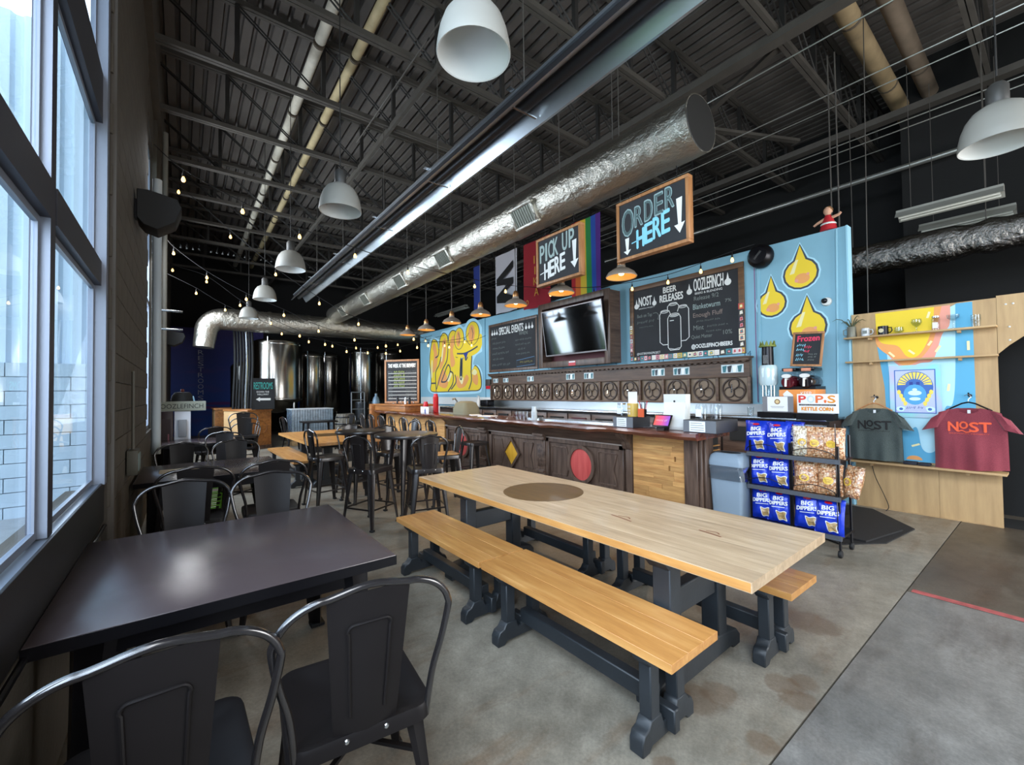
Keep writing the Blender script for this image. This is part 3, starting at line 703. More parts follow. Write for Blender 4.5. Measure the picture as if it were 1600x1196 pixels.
def bench(x0, x1, y0, y1, label, rz=0):
    L = y1-y0; w = x1-x0; t = thing('bench', label, 'bench', ((x0+x1)/2, (y0+y1)/2, 0), rz, 'wooden benches at the long table')
    n = 3; pw_ = w/n
    for i in range(n):
        MB().box(-w/2+i*pw_+.0006, -w/2+(i+1)*pw_-.0006, -L/2, L/2, .398, .435).build('plank', M_MAPLE, t, bevel=.0009, seg=1)
    for s in (-1, 1): bench_trestle(t, s*(L/2-.16))
    m = MB(); m.box(-.03, .03, -L/2+.19, L/2-.19, .10, .18).box(-.022, .022, -L/2+.09, -L/2+.19, .03, .13).box(-.022, .022, L/2-.19, L/2-.09, .03, .13)
    m.build('stretcher', M_GREY, t, bevel=.005, seg=1)
    return t
bench(1.49, 1.86, .965, 2.265, 'honey maple bench in front on the near side of the long table', D(1))
bench(1.465, 1.83, 2.28, 3.55, 'honey maple bench farther along the near side of the long table', D(.5))
bench(2.50, 2.86, .90, 2.20, 'bench on the far side of the long table, its end showing past the tabletop')
bench(2.50, 2.86, 2.22, 3.48, 'bench on the far side of the long table, hidden but for its legs')
def picnic(x0, x1, y0, y1, z, label, rz, inlay, M_):
    L = y1-y0; w = x1-x0; t = thing('long_table', label, 'table', ((x0+x1)/2, (y0+y1)/2, 0), rz, 'wooden trestle tables'); n = 7
    for i in range(n):
        a = -w/2+w*i/n; MB().box(a+.0005, a+w/n-.0005, -L/2, L/2, z-.043, z).build('plank', M_, t)
    MB().box(-w/2-.001, -w/2+.004, -L/2+.004, L/2-.004, z-.040, z-.004).build('edge_band', M_MAPLE, t)
    if inlay: MB().lathe([(0, z+.0012), (inlay[1], z+.0012), (inlay[1], z-.01)], 48, (0, inlay[0], 0)).build('inlay_disc', M_INLAY, t, label='dark brown round inlay')
    for s in (-1, 1):
        m = MB(); y = s*(L/2-.49)
        for x in (-.24, .24): m.box(x-.05, x+.05, y-.05, y+.05, .10, z-.05)
        m.box(-.19, .19, y-.035, y+.035, .36, .50)
        ft = [(-.44, 0), (-.44, .06), (-.40, .10), (-.18, .13), (.18, .13), (.40, .10), (.44, .06), (.44, 0), (.36, 0), (.34, .02), (-.34, .02), (-.36, 0)]
        m.prism(ft, -.055, .055, 0, Matrix.Translation((0, y, 0)) @ Matrix.Rotation(PI/2, 4, 'X'))
        hd = [(-.36, z-.043), (-.36, z-.08), (-.31, z-.13), (.31, z-.13), (.36, z-.08), (.36, z-.043)]
        m.prism(hd, -.055, .055, 0, Matrix.Translation((0, y, 0)) @ Matrix.Rotation(PI/2, 4, 'X'))
        m.build('trestle', M_GREY, t, bevel=.006, seg=1)
    MB().box(-.04, .04, -L/2+.44, L/2-.44, .13, .24).build('stretcher', M_GREY, t, bevel=.005, seg=1)
    MB().box(-.05, .05, -L/2+.30, -L/2+.9, z-.17, z-.06).build('head_block', M_GREY, t, bevel=.02, seg=1)
    return t
tb = picnic(1.715, 2.60, .775, 3.58, .75, 'long worn maple trestle table with a brown round inlay', D(1.3), (.25, .30), M_GREYM)
for (x, y, l) in ((-.10, -.55, .16), (.02, -1.02, .13)):
    m = MB(); m.ribbon(spline([(x-.035, y-l/2), (x-.02, y), (x-.01, y+l/2)], 4), .012, .7509); m.ribbon(spline([(x+.0, y-l*.3), (x+.02, y-l*.1), (x+.005, y+l*.25)], 4), .008, .7509)
    m.build('knot', mat('knot_brown', '#7d4a34', .5), tb, label='reddish brown knot in the wood')
picnic(1.52, 2.68, 6.98, 9.5, .75, 'pale maple trestle table beside the round tables', D(1), (.15, .32), M_MAPLE)
bench(1.37, 1.75, 7.47, 9.78, 'maple bench beside the second wooden table, near the booth', D(1))
# small far table by the tank
t = thing('side_table', 'small dark table with bottles, far back by the barrel', 'table', (2.95, 12.5, 0))
MB().box(-.42, .42, -.35, .35, .74, .775).build('tabletop', M_BLACK, t, bevel=.004)
for sx in (-1, 1):
    for sy in (-1, 1): sheet_leg((sx*.33, sy*.27, .74), (sx*.36, sy*.3, 0), M_BLACK, t, .08, .04)
# ================================================================ BAR
bar = thing('bar_counter', 'long dark carved bar with coloured shapes and a live edge top', 'bar', (0, 0, 0))
m = MB(); ys = [2.33+.18*i for i in range(52)]; vs = []
for k, y in enumerate(ys):
    e = 4.12+random.uniform(-.018, .018)+(.035 if k == 0 else 0); q = random.uniform(-.012, .012)
    vs += [(e, y, 1.045), (e-.008, y, 1.02+q), (e+.02, y, .985+q), (4.86, y, .985), (4.86, y, 1.05), (e+.03, y, 1.05)]
n = 6; fs = [(k*n+i, k*n+(i+1) % n, (k+1)*n+(i+1) % n, (k+1)*n+i) for k in range(len(ys)-1) for i in range(n)]+[list(range(n)), [(len(ys)-1)*n+i for i in range(n)][::-1]]
m.add(vs, fs).build('bar_top', M_SLAB, bar, smooth=True)
BX = 4.42
MB().box(BX+.03, 4.82, 2.45, 11.5, 0, .985).build('bar_body', M_DARKW, bar)
# cove under the slab
MB().prism([(4.20, .985), (BX+.02, .985), (BX+.02, .80), (BX-.03, .82), (BX-.08, .87), (BX-.15, .94)], 3.36, 7.9, 0, Matrix(((1, 0, 0, 0), (0, 0, 1, 0), (0, 1, 0, 0), (0, 0, 0, 1)))).build('cove', M_DARKW, bar)
def bracket(y): MB().prism([(4.22, .985), (BX+.02, .985), (BX+.02, .74), (BX-.05, .78), (BX-.07, .86), (BX-.17, .93)], y-.03, y+.03, 0, Matrix(((1, 0, 0, 0), (0, 0, 1, 0), (0, 1, 0, 0), (0, 0, 0, 1)))).build('bracket', M_DARKW, bar, bevel=.004, seg=1)
bracket(3.40); bracket(3.335)
def bay(y0, y1, shape, col):
    """one framed bay of the bar front; y0 is the far end"""
    W_ = y0-y1; c = bar_wall(y0, 0, BX); z0, z1 = .14, .80
    m = MB(); f = .07
    for q in ((0, W_, z1-.06, z1), (0, W_, z0, z0+.07), (0, f, z0, z1), (W_-f, W_, z0, z1)): m.box(q[0], q[1], q[2], q[3], -.03, .018)
    fr = m.build('bay_frame', M_DARKW, bar, bevel=.005, seg=1); fr.matrix_basis = c
    m = MB(); m.box(f, W_-f, z0+.07, z1-.06, -.03, -.012); pn = m.build('bay_panel', M_DARKW, bar); pn.matrix_basis = c
    cx, cz = W_/2, (z0+z1)/2+.005
    for sx in (-1, 1):
        m = MB()
        a, b = (f+.05, cx-.30) if sx < 0 else (cx+.30, W_-f-.05)
        pts = [(a, z0+.13), (b, z0+.13), (b+(.06 if sx < 0 else -.06), cz), (b, z1-.12), (a, z1-.12)]
        for i in range(5): p, q = pts[i], pts[(i+1) % 5]; m.bar((p[0], p[1], -.006), (q[0], q[1], -.006), .018, .014, (0, 0, 1))
        m.build('panel_moulding', M_DARKW, bar).matrix_basis = c
    if shape == 'diamond': out = [(cx-.24, cz), (cx, cz+.27), (cx+.24, cz), (cx, cz-.27)]; inn = [(cx-.185, cz), (cx, cz+.21), (cx+.185, cz), (cx, cz-.21)]
    else: out = ell(cx, cz, .255, .27, 36); inn = ell(cx, cz, .205, .22, 36)
    n = len(out); vs = [(x, y, .0) for x, y in out]+[(x, y, .03) for x, y in out]+[(x, y, .03) for x, y in inn]+[(x, y, .004) for x, y in inn]
    fs = [(k*n+i, k*n+(i+1) % n, (k+1)*n+(i+1) % n, (k+1)*n+i) for k in range(3) for i in range(n)]
    MB().add(vs, fs).build('surround', M_DARKW, bar).matrix_basis = c
    MB().prism(inn, -.01, .008).build('inset_'+shape, col, bar, label=('mustard yellow diamond inset' if shape == 'diamond' else 'red oval inset')).matrix_basis = c
M_MUST = wood('mustard_paint', '#c98f1c', '#e0ac33', 1, .5, .8, .05); M_REDP = wood('red_paint_wood', '#b53a38', '#d3605a', 1, .5, .8, .05)
bay(8.02, 6.70, 'oval', M_REDP); bay(6.42, 5.10, 'diamond', M_MUST); bay(4.90, 3.44, 'oval', M_REDP)
def pilaster(y, w=.18):
    c = bar_wall(y+w/2, 0, BX-.01); m = MB(); m.box(0, w, .1, .98, -.05, .03)
    for i in range(4): m.box(.03+i*.034, .05+i*.034, .34, .70, .03, .042)
    m.box(-.02, w+.02, .76, .82, .0, .07); m.box(-.03, w+.03, .82, .86, .0, .10); m.box(-.015, w+.015, .10, .26, .0, .06); m.box(-.005, w+.005, .26, .30, 0, .075)
    m.build('pilaster', M_DARKWZ, bar, bevel=.006, seg=1).matrix_basis = c
pilaster(6.56); pilaster(4.99)
MB().box(BX-.03, BX+.03, 3.40, 8.06, .0, .14).build('plinth', M_DARKW, bar, bevel=.008, seg=1)
MB().box(BX-.02, BX+.02, 3.36, 8.06, .80, .83).build('upper_moulding', mat('worn_edge', '#8d7f74', .5), bar)
# light strip panel near the end and its corner post
c = 0
for r in range(17):
    z0 = .02+r*.0555; y = 3.30; k = 0
    cuts = sorted([3.30, 2.60]+[2.60+random.uniform(.12, .58) for _ in range(1 if r % 2 else 2)])
    for a, b in zip(cuts[:-1], cuts[1:]):
        if b-a > .03: MB().box(BX-.005, BX+.03, a+.0008, b-.0008, z0, z0+.0545).build('strip_board', M_BAMBOO, bar)
for r in range(5):
    for kk in range(4):
        y0 = 8.10+kk*.82; MB().box(BX-.005, BX+.03, y0, y0+.81, .02+r*.19, .205+r*.19).build('strip_board', M_BAMBOO, bar)
m = MB(); m.box(BX-.02, BX+.05, 3.31, 3.40, 0, .985); m.build('end_stile', M_DARKWZ, bar, bevel=.006)
m = MB(); m.box(BX-.05, BX+.12, 2.44, 2.60, 0, .98); m.box(BX-.03, BX+.10, 2.40, 2.44, 0, .98); m.box(BX+.0, BX+.16, 2.37, 2.40, 0, .98); m.build('corner_post', M_DARKWZ, bar, bevel=.008, seg=1)
MB().box(4.62, 4.78, 2.42, 2.45, .0, .98).build('end_post', M_RUBBER, bar)
for i in range(6): MB().box(4.60, 4.78, 2.40, 2.425, .62+.05*i, .632+.05*i).build('end_slat', M_MAPLE, bar)
MB().box(4.16, 4.8, 3.0, 3.3, .985, .99).build('top_gap', M_SLAB, bar)
# raised wooden service end of the bar
rz = thing('service_counter', 'raised orange brown wooden counter at the far end of the bar', 'counter', (0, 0, 0))
MB().box(4.16, 4.9, 9.55, 11.6, 1.055, 1.19).build('riser', M_OAK, rz, bevel=.006); MB().box(4.12, 4.94, 9.5, 11.64, 1.19, 1.225).build('counter_top', M_OAK, rz, bevel=.006)
MB().box(4.06, 4.30, 11.55, 11.72, 0, 1.22).build('end_panel', M_OAK, rz, bevel=.006)

# ---- back bar: steel counter, cabinets, splash
bb = thing('back_counter', 'steel topped back counter with dark cabinets behind the bar', 'counter', (0, 0, 0))
MB().box(6.12, 6.82, 1.78, 10.0, 1.09, 1.125).build('steel_top', M_STEEL, bb, bevel=.004)
MB().box(6.22, 6.82, 1.78, 10.0, .08, 1.09).build('carcass', mat('cabinet_dark', '#2a1d18', .5), bb)
for i in range(13):
    y = 1.85+i*.625; MB().box(6.195, 6.22, y, y+.59, .55, 1.05).build('cabinet_door', M_DARKW, bb, bevel=.005)
    MB().box(6.17, 6.195, y+.1, y+.48, .78, .98).build('door_recess', M_RUBBER if i % 3 else mat('wine_panel', '#4a1c22', .5), bb)
MB().box(6.80, 6.822, 2.75, 9.75, 1.126, 1.275).build('splash', mat('splash_steel', '#a3a9ac', .34, 1), bb)
MB().box(6.80, 6.822, 9.75, 14.2, 1.126, 1.36).build('splash', M_WHITE, bb)
MB().box(6.12, 6.82, 10.05, 14.2, 1.05, 1.09).build('steel_top', M_STEEL, bb, bevel=.004); MB().box(6.2, 6.82, 10.05, 14.2, 0, 1.05).build('carcass', M_DARKW, bb)

# ---- tap cabinet: fourteen carved panels under a cornice
tc = thing('tap_cabinet', 'long carved wooden tap wall with fourteen round tracery panels', 'cabinet', M=bar_wall(9.72, 1.28, 6.85))
TW = 6.80; M_TAP = wood('tap_wood', '#3a2a20', '#6b5342', 0, .5, 1, .06); M_TAPP = mat('tap_panel', '#7b6a58', .6, var=.15, vs=4)
MB().box(0, TW, 0, .70, 0, .06).build('back_panel', M_TAPP, tc)
MB().box(-.02, TW+.02, .655, .70, .06, .17).box(-.03, TW+.03, .695, .72, .0, .19).build('cornice', M_TAP, tc, bevel=.006)
m = MB(); nd = 62
for i in range(nd): x = TW*i/nd; m.add([(x, .655, .15), (x+TW/nd*.5, .632, .15), (x+TW/nd, .655, .15), (x, .655, .07), (x+TW/nd*.5, .632, .07), (x+TW/nd, .655, .07)], [(0, 1, 2), (3, 5, 4), (0, 3, 4, 1), (1, 4, 5, 2)])
o = m.build('scalloped_edge', M_TAP, tc); o['kind'] = 'stuff'
MB().box(0, TW, .44, .65, .06, .085).build('frieze', M_TAP, tc); MB().box(-.01, TW+.01, .405, .44, .06, .11).build('shelf_rail', M_TAP, tc, bevel=.004)
MB().box(-.01, TW+.01, 0, .03, .06, .11).build('base_rail', M_TAP, tc, bevel=.004)
P = TW/14
div = MB().box(-.022, .022, .03, .405, .06, .115).mesh('divider', M_TAP, bevel=.004)
def tracery():
    m = MB(); c = (P/2, .215); R_ = .172
    m.tube([(c[0]+R_*math.cos(a), c[1]+R_*math.sin(a), .075) for a in [2*PI*k/32 for k in range(32)]], .015, 6, True)
    for k in range(3):
        a = PI/2+2*PI*k/3; q = (c[0]+.085*math.cos(a), c[1]+.085*math.sin(a))
        m.tube([(q[0]+.078*math.cos(b), q[1]+.078*math.sin(b), .074) for b in [2*PI*j/20 for j in range(20)]], .010, 6, True)
    return m.mesh('tracery', wood('tracery_wood', '#241812', '#4a372b', 0, .45, 1, .05), True)
tr = tracery()
tap = MB().tube([(P/2, .225, .06), (P/2, .225, .15)], .013, 8).tube([(P/2, .225, .14), (P/2, .165, .16)], .010, 8).tube([(P/2, .23, .145), (P/2, .30, .15)], .012, 8).mesh('tap', M_CHROME, True)
pnl = MB().box(.05, P-.05, .035, .40, .06, .0625).mesh('carved_panel', M_TAPP)
for i in range(15): link('divider', div, tc, loc=(P*i, 0, 0))
for i in range(14):
    q = link('carved_panel', pnl, tc, loc=(P*i, 0, 0)); link('tracery', tr, q); link('tap', tap, q)
M_STK = mat('sticker_print', '#c9d6d8', .5)
def label_card(i, dx, w, h):
    c = MB().box(P*i+dx, P*i+dx+w, .475, .475+h, .085, .088); c = c.build('beer_label', M_STK, tc); x0 = P*i+dx
    g = MB()
    for k in range(4): g.flat([(x0+w*(.08+.23*k), .485), (x0+w*(.2+.23*k), .485), (x0+w*(.26+.23*k), .475+h*.9), (x0+w*(.05+.23*k), .475+h*.8)], .0885, k % 3)
    g.build('label_print', [mat('print_teal', '#2c6f78', .5), mat('print_dark', '#232a35', .5), mat('print_white', '#f2f4f4', .5)], c)
for a in ((.2, .0, .22, .11), (1.1, .02, .22, .11), (3.1, .05, .24, .12), (6.0, .0, .26, .13), (7.0, .05, .26, .13), (10.5, .0, .27, .13), (11.4, .0, .30, .13), (13, .06, .34, .13)): label_card(*a)

# ---- television in its deep wooden cabinet
tv = thing('tv_cabinet', 'deep dark wooden cabinet around the television', 'cabinet', M=bar_wall(7.42, 2.05, 6.86))
Wc, Hc, Dc = 2.05, 1.42, .32
m = MB(); m.box(0, Wc, 0, Hc, 0, .02)
tv_b = m.build('back_panel', mat('wine_back', '#6a3a3d', .7), tv)
MB().box(0, .07, 0, Hc, .02, Dc).build('side', M_DARKWZ, tv); MB().box(Wc-.07, Wc, 0, Hc, .02, Dc).build('side', M_DARKWZ, tv)
MB().box(.07, Wc-.07, 0, .07, .02, Dc).build('bottom', M_DARKW, tv); MB().box(.07, Wc-.07, Hc-.07, Hc, .02, Dc).build('top', M_DARKW, tv)
m = MB()
for q in ((-.02, .12, -.02, Hc+.02), (Wc-.12, Wc+.02, -.02, Hc+.02), (.12, Wc-.12, -.02, .11), (.12, Wc-.12, Hc-.11, Hc+.02)): m.box(*q, Dc, Dc+.03)
m.build('face_frame', M_DARKW, tv, bevel=.008)
sg = MB().box(.95, 1.15, -.01, .09, Dc+.03, Dc+.034).build('notice', mat('red_notice', '#c33a40', .5), tv, label='small red and white notice'); MB().box(.96, 1.14, .055, .085, Dc+.034, Dc+.035).build('notice_text', M_PAPER, sg)
tvs = thing('television', 'flat black television tilted forward in its cabinet', 'television', M=face((6.50, 7.16, 2.28), -90, 8))
MB().box(0, 1.74, 0, 1.0, -.06, 0).build('housing', M_BLACK, tvs, bevel=.006); MB().box(.02, 1.72, .03, .98, 0, .004).build('screen', M_SCREEN, tvs)
m = MB()
for q in ((0, 1.74, 0, .03), (0, 1.74, .98, 1.0), (0, .02, .03, .98), (1.72, 1.74, .03, .98)): m.box(*q, 0, .008)
m.build('bezel', mat('bezel', '#77706f', .35, .6), tvs); MB().box(.7, 1.0, .3, .6, -.20, -.06).build('bracket', M_BLACK, tvs)
b = MB().box(0, .09, 0, .22, 0, .03).build('wall_box', M_WHITE, None, bevel=.004); b.matrix_basis = bar_wall(7.72, 2.72, 6.85); tag(b, 'small white electrical box between the event board and the television', 'box')

# ---- chalkboards
def chalkboard(name, label, M_, W_, H_, fw=.06, fm=None, depth=.03):
    t = thing(name, label, 'chalkboard', M=M_)
    MB().box(fw, W_-fw, fw, H_-fw, 0, .012).build('board', M_CHALK, t); m = MB()
    for q in ((0, W_, 0, fw), (0, W_, H_-fw, H_), (0, fw, fw, H_-fw), (W_-fw, W_, fw, H_-fw)): m.box(*q, 0, depth)
    m.build('frame', fm or M_DARKW, t, bevel=.005); return t
Z = .0135
b1 = chalkboard('chalkboard', 'wide framed chalkboard announcing beer releases with four drawn cans', bar_wall(5.12, 2.05, 6.855), 2.12, 1.42, .085, wood('board_frame', '#4a3220', '#7a5839', 0, .5, 1, .1))
lettering('NOST', .20, 1.03, .28, .17, M_CHALKW, b1, Z, bold=.004); lettering('BREWING PROJECT', .20, .965, .34, .03, M_CHALKW, b1, Z)
lettering('BEER', .72, 1.19, .26, .10, M_CHALKW, b1, Z, bold=.004); lettering('RELEASES', .65, 1.03, .45, .125, M_CHALKW, b1, Z, bold=.005)
lettering('OOZLEFINCH', 1.30, 1.11, .50, .205, M_CHALKW, b1, Z, bold=.003); lettering('BEERS & BLENDING', 1.32, 1.05, .46, .035, M_CHALKW, b1, Z)
lettering('@NOSTBREWINGPROJECT', .14, .105, .50, .055, M_CHALKW, b1, Z); lettering('@OOZLEFINCHBEERS', 1.24, .13, .68, .085, M_CHALKW, b1, Z, bold=.003)
lettering('Back on Tap', .16, .80, .32, .08, M_CHALKG, b1, Z)
for bt, x, y, wd, h, mt in (('Release 9/2', 1.30, .95, .42, .07, M_CHALKG), ('Blanketwurm', 1.28, .80, .46, .09, M_CHALKT), ('7%', 1.82, .84, .10, .05, M_CHALKG), ('Enough Fluff', 1.28, .64, .50, .10, mat('chalk_pinkish', '#8d7c74', .9)), ('Mint', 1.28, .45, .18, .08, M_CHALKG), ('Quiet Matter', 1.24, .30, .36, .07, M_CHALKG), ('10%', 1.78, .33, .14, .07, M_CHALKG)): lettering(bt, x, y, wd, h, mt, b1, Z)
for x, y, s_ in ((.15, .99, .10), (.535, 1.0, .09), (1.22, 1.07, .10), (1.87, 1.10, .11)): MB().flat(drop(x, y, s_, s_*1.9), Z).build('drawn_drop', M_CHALKW, b1)
for q in ((1.34, .575, .40, .04), (1.52, .47, .34, .045), (1.50, .39, .25, .04), (.16, .70, .36, .06), (.2, .62, .3, .03)): scribble(*q, M_CHALKG, b1, Z)
d = MB()
def can(x, y, w_, h_):
    d.ribbon([(x, y+.05), (x+.04, y), (x+w_-.04, y), (x+w_, y+.05), (x+w_, y+h_-.06), (x+w_-.03, y+h_), (x+.03, y+h_), (x, y+h_-.06)], .014, Z, 0, True)
    d.ribbon(ell(x+w_/2, y+h_-.005, w_/2-.03, .03, 20), .010, Z, 0, True); d.ribbon(ell(x+w_/2, y+h_-.005, w_/4, .012, 12), .008, Z, 0, True); d.ribbon([(x+.04, y+h_-.1), (x+.12, y+h_-.1)], .012, Z); d.ribbon([(x+.03, y+.03), (x+w_/2, y+.012), (x+w_-.03, y+.03)], .008, Z)
can(.80, .155, .25, .62)
for pts in ([(.80, .26), (.70, .26), (.64, .31), (.64, .80), (.68, .86), (.83, .86), (.86, .78)], [(1.05, .30), (1.14, .30), (1.20, .35), (1.20, .84), (1.16, .90), (1.02, .90), (.99, .82)], [(.80, .86), (.80, .93), (.84, .97), (.98, .97), (1.02, .92), (1.02, .90)]): d.ribbon(pts, .014, Z)
for x, y in ((.74, .855), (1.09, .895), (.91, .965)): d.ribbon(ell(x, y, .08, .025, 16), .010, Z, 0, True)
MB().ribbon(spline([(.50, .86), (.58, .86), (.62, .80), (.60, .74), (.66, .75)], 4), .008, Z, 0).build('chalk_curl', M_CHALKG, b1)
d.build('drawn_cans', M_CHALKW, b1, label='chalk drawing of four cans')
sc_ = [mat('sticker_%s' % n_, c_, .5) for n_, c_ in (('red', '#b8433f'), ('white', '#e6e0dc'), ('teal', '#3d8a90'), ('dark', '#25252b'), ('yellow', '#d6b145'), ('pink', '#d98a93'), ('cream', '#e8dcc0'))]
def sticker(x, y, w_, h_):
    k = random.randrange(7); g = MB(); g.box(x, x+w_, y, y+h_, .030, .0315, k); k2 = (k+1+random.randrange(5)) % 7
    g.flat([(x+w_*.2, y+h_*.15), (x+w_*.8, y+h_*.25), (x+w_*.7, y+h_*.85), (x+w_*.25, y+h_*.75)], .0318, k2); g.flat(ell(x+w_*.5, y+h_*.5, w_*.2, h_*.2, 8), .0321, (k2+2) % 7); g.build('sticker', sc_, b1)
x = .0
while x < 2.08: w_ = random.uniform(.06, .10); sticker(x, .005, min(w_, 2.11-x), .085); x += w_+.004
for i in range(7): sticker(2.03, .10+i*.098, .085, .09); 
for i in range(7): sticker(.0, .10+i*.085, .055, .075)
b2 = chalkboard('chalkboard', 'framed chalkboard listing special events left of the television', bar_wall(9.92, 2.05, 6.855), 2.08, 1.33, .07)
lettering('SPECIAL EVENTS', .48, 1.0, 1.05, .20, M_CHALKW, b2, Z, bold=.004)
for x in (.16, .27, .38, 1.64, 1.76, 1.88): MB().flat(drop(x, 1.02, .085, .17), Z).build('drawn_drop', M_CHALKW, b2)
lettering('WHEN:', 1.35, .90, .36, .09, M_CHALKG, b2, Z)
for x, y, wd, h in ((.14, .90, .22, .07), (.18, .76, .60, .07), (1.2, .76, .66, .06), (.18, .62, .55, .07), (1.2, .64, .6, .06), (.16, .47, .75, .08), (1.3, .52, .3, .06), (1.22, .40, .55, .06), (.18, .32, .5, .07), (.14, .16, .85, .08)): scribble(x, y, wd, h, M_CHALKG, b2, Z)
d = MB(); d.ribbon([(1.24, .10), (1.24, .26), (1.95, .32), (1.95, .13)], .012, Z, 0, True); d.build('chalk_box', mat('chalk_dark_blue', '#5a7c9c', .9), b2)
scribble(1.38, .18, .5, .07, mat('chalk_yellow', '#a89a54', .9), b2, Z)
# hanging order signs
def hang_sign(label, y, W_, H_, M0):
    t = thing('hanging_sign', label, 'sign', M=M0); f = .035
    MB().box(f, W_-f, f, H_-f, -.02, .0).build('board', M_CHALK, t); m = MB()
    for q in ((0, W_, 0, f), (0, W_, H_-f, H_), (0, f, f, H_-f), (W_-f, W_, f, H_-f)): m.box(*q, -.07, .015)
    m.build('frame', M_FRAMEW, t, bevel=.004)
    for x in (.15, W_-.15): MB().tube([(x, H_-.01, -.03), (x, H_+.24, -.03)], .004, 5).build('hanging_wire', M_BLACK, t)
    return t
def arrow(x, y, w_, h_, mb, z=.002): mb.flat([(x-w_*.28, y+h_), (x+w_*.28, y+h_*1.02), (x+w_*.16, y+h_*.28), (x+w_*.5, y+h_*.3), (x, y), (x-w_*.5, y+h_*.25), (x-w_*.14, y+h_*.26)], z)
h1 = hang_sign('hanging chalk sign reading order here with two arrows', 3.17, .90, .69, bar_wall(3.17, 2.985, 4.02))
M_CHS = mat('chalk_shadow', '#8fa6a6', .8)
for i, ch in enumerate('ORDER'):
    hh = .31 if i == 0 else .23; x = .075+i*.128+(.045 if i else 0); y = .265+i*.022+(.0 if i == 0 else .055)
    lettering(ch, x, y, .155 if i == 0 else .10, hh, M_CHS, h1, .002, .08, .006)
    lettering(ch, x+.004, y+.01, (.155 if i == 0 else .10)-.008, hh-.02, mat('chalk_infill', '#4f6262', .9), h1, .0035, .08)
for i, ch in enumerate('HERE'): lettering(ch, .27+i*.105, .10+i*.022, .092, .20+.012*i, M_CHALKB, h1, .002, .12, .007)
for q in ((.79, .12, .12, .36), (.14, .06, .10, .19)): d = MB(); arrow(*q, d); d.build('chalk_arrow', M_CHALKW, h1)
MB().ribbon([(.2, .175), (.3, .19)], .012, .002).build('chalk_dash', M_CHALKB, h1)
h2 = hang_sign('hanging chalk sign reading pick up here with one arrow', 4.60, .86, .68, bar_wall(4.60, 2.985, 4.02))
for i, ch in enumerate('PICK UP'):
    if ch != ' ': lettering(ch, (.07, .185, .245, .345, 0, .52, .645)[i], .33+i*.012, .09 if ch != 'I' else .03, .24, M_CHALKT, h2, .002, .06, .005)
for i, ch in enumerate('HERE'): lettering(ch, .16+i*.105, .08+i*.02, .09, .22, M_CHALKW, h2, .002, .1, .007)
d = MB(); arrow(.74, .12, .14, .36, d); d.build('chalk_arrow', M_CHALKW, h2); MB().ribbon([(.07, .17), (.17, .19)], .012, .002).build('chalk_dash', M_CHALKW, h2)
# board on the service counter
b3 = chalkboard('chalkboard', 'tall framed chalk menu board standing on the far raised counter', face((4.28, 11.1, 1.24), -52), 1.0, 1.15, .05, M_FRAMEW)
lettering('THIS WEEK AT THE BREWERY', .10, .94, .80, .10, M_CHALKW, b3, Z, bold=.003)
d = MB()
for i in range(8): d.ribbon([(.10, .12+i*.095), (.92, .12+i*.095)], .010, Z)
d.build('chalk_rules', M_CHALKW, b3)
for i in range(8): scribble(.09, .14+i*.095, .14, .055, M_CHALKG, b3, Z)
for i in range(3, 8): scribble(.27, .135+i*.095, .32, .065, mat('chalk_green', '#9fb35a', .9), b3, Z, .2)
for i in range(8): scribble(.62, .145+i*.095, .28, .04, M_CHALKG, b3, Z)
# restrooms board on the booth
b4 = chalkboard('chalkboard', 'small chalk sign pointing left to the restrooms on the booth', face((1.50, 13.64, 1.101), 0), .56, .86, .02, M_RUBBER)
lettering('RESTROOMS', .05, .56, .46, .19, mat('chalk_teal', '#3fb3a8', .8), b4, Z); lettering('DOWN THE', .12, .46, .3, .05, M_CHALKW, b4, Z); lettering('HALLWAY', .14, .39, .27, .05, M_CHALKW, b4, Z)
d = MB(); d.flat([(.10, .28), (.20, .34), (.20, .31), (.46, .31), (.46, .25), (.20, .25), (.20, .22)], Z); d.build('arrow', M_CHALKW, b4)
# ================================================================ THINGS ON AND AROUND THE BAR
BT = 1.052
def cashbox(x, y, w_, d_, h_, lb):
    t = thing('register_box', lb, 'box', M=bar_wall(y, BT, x))
    MB().box(0, w_, 0, h_, -d_, 0).build('body', mat('box_black', '#2a2b2f', .5), t, bevel=.005)
    MB().box(.004, w_-.004, .004, h_-.004, 0, .002).build('front_panel', mat('box_grey', '#6b6e73', .5), t)
    n = MB().box(w_*.2, w_*.68, .01, h_-.012, .002, .0035).build('paper_note', M_PAPER, t, label='white paper note'); g = MB()
    for i in range(4): g.box(w_*.24, w_*.64-.02*(i == 3), h_*.2+i*h_*.18, h_*.2+i*h_*.18+.006, .0035, .004)
    g.build('note_lines', M_CHALKG, n); return t
cashbox(4.24, 3.46, .30, .34, .13, 'grey and black box with a paper note under the yellow jar on the bar')
cashbox(4.24, 2.52, .36, .46, .13, 'grey and black box with a paper note at the near end of the bar')
def jar(x, y, z, r, h, lb, body, name='jar', lid=None):
    t = thing(name, lb, 'jar', (x, y, z)); MB().lathe([(0, 0), (r, 0), (r, h*.86), (r*.86, h*.94), (r*.86, h)], 20).build('body', body, t, smooth=True)
    if lid: MB().lathe([(r*.9, h*.95), (r*.9, h*1.06), (0, h*1.06)], 20).build('lid', lid, t, smooth=True)
    return t
ZB = BT+.131
j = jar(4.34, 3.40, ZB, .055, .15, 'clear jar with a paper label left of the yellow jar', M_JAR, lid=M_STEEL); MB().box(-.0565, -.055, -.03, .03, .03, .10).build('paper_label', M_PAPER, j)
t = thing('tip_jar', 'yellow lettered tip jar with a white card standing in it', 'jar', (4.36, 3.25, ZB))
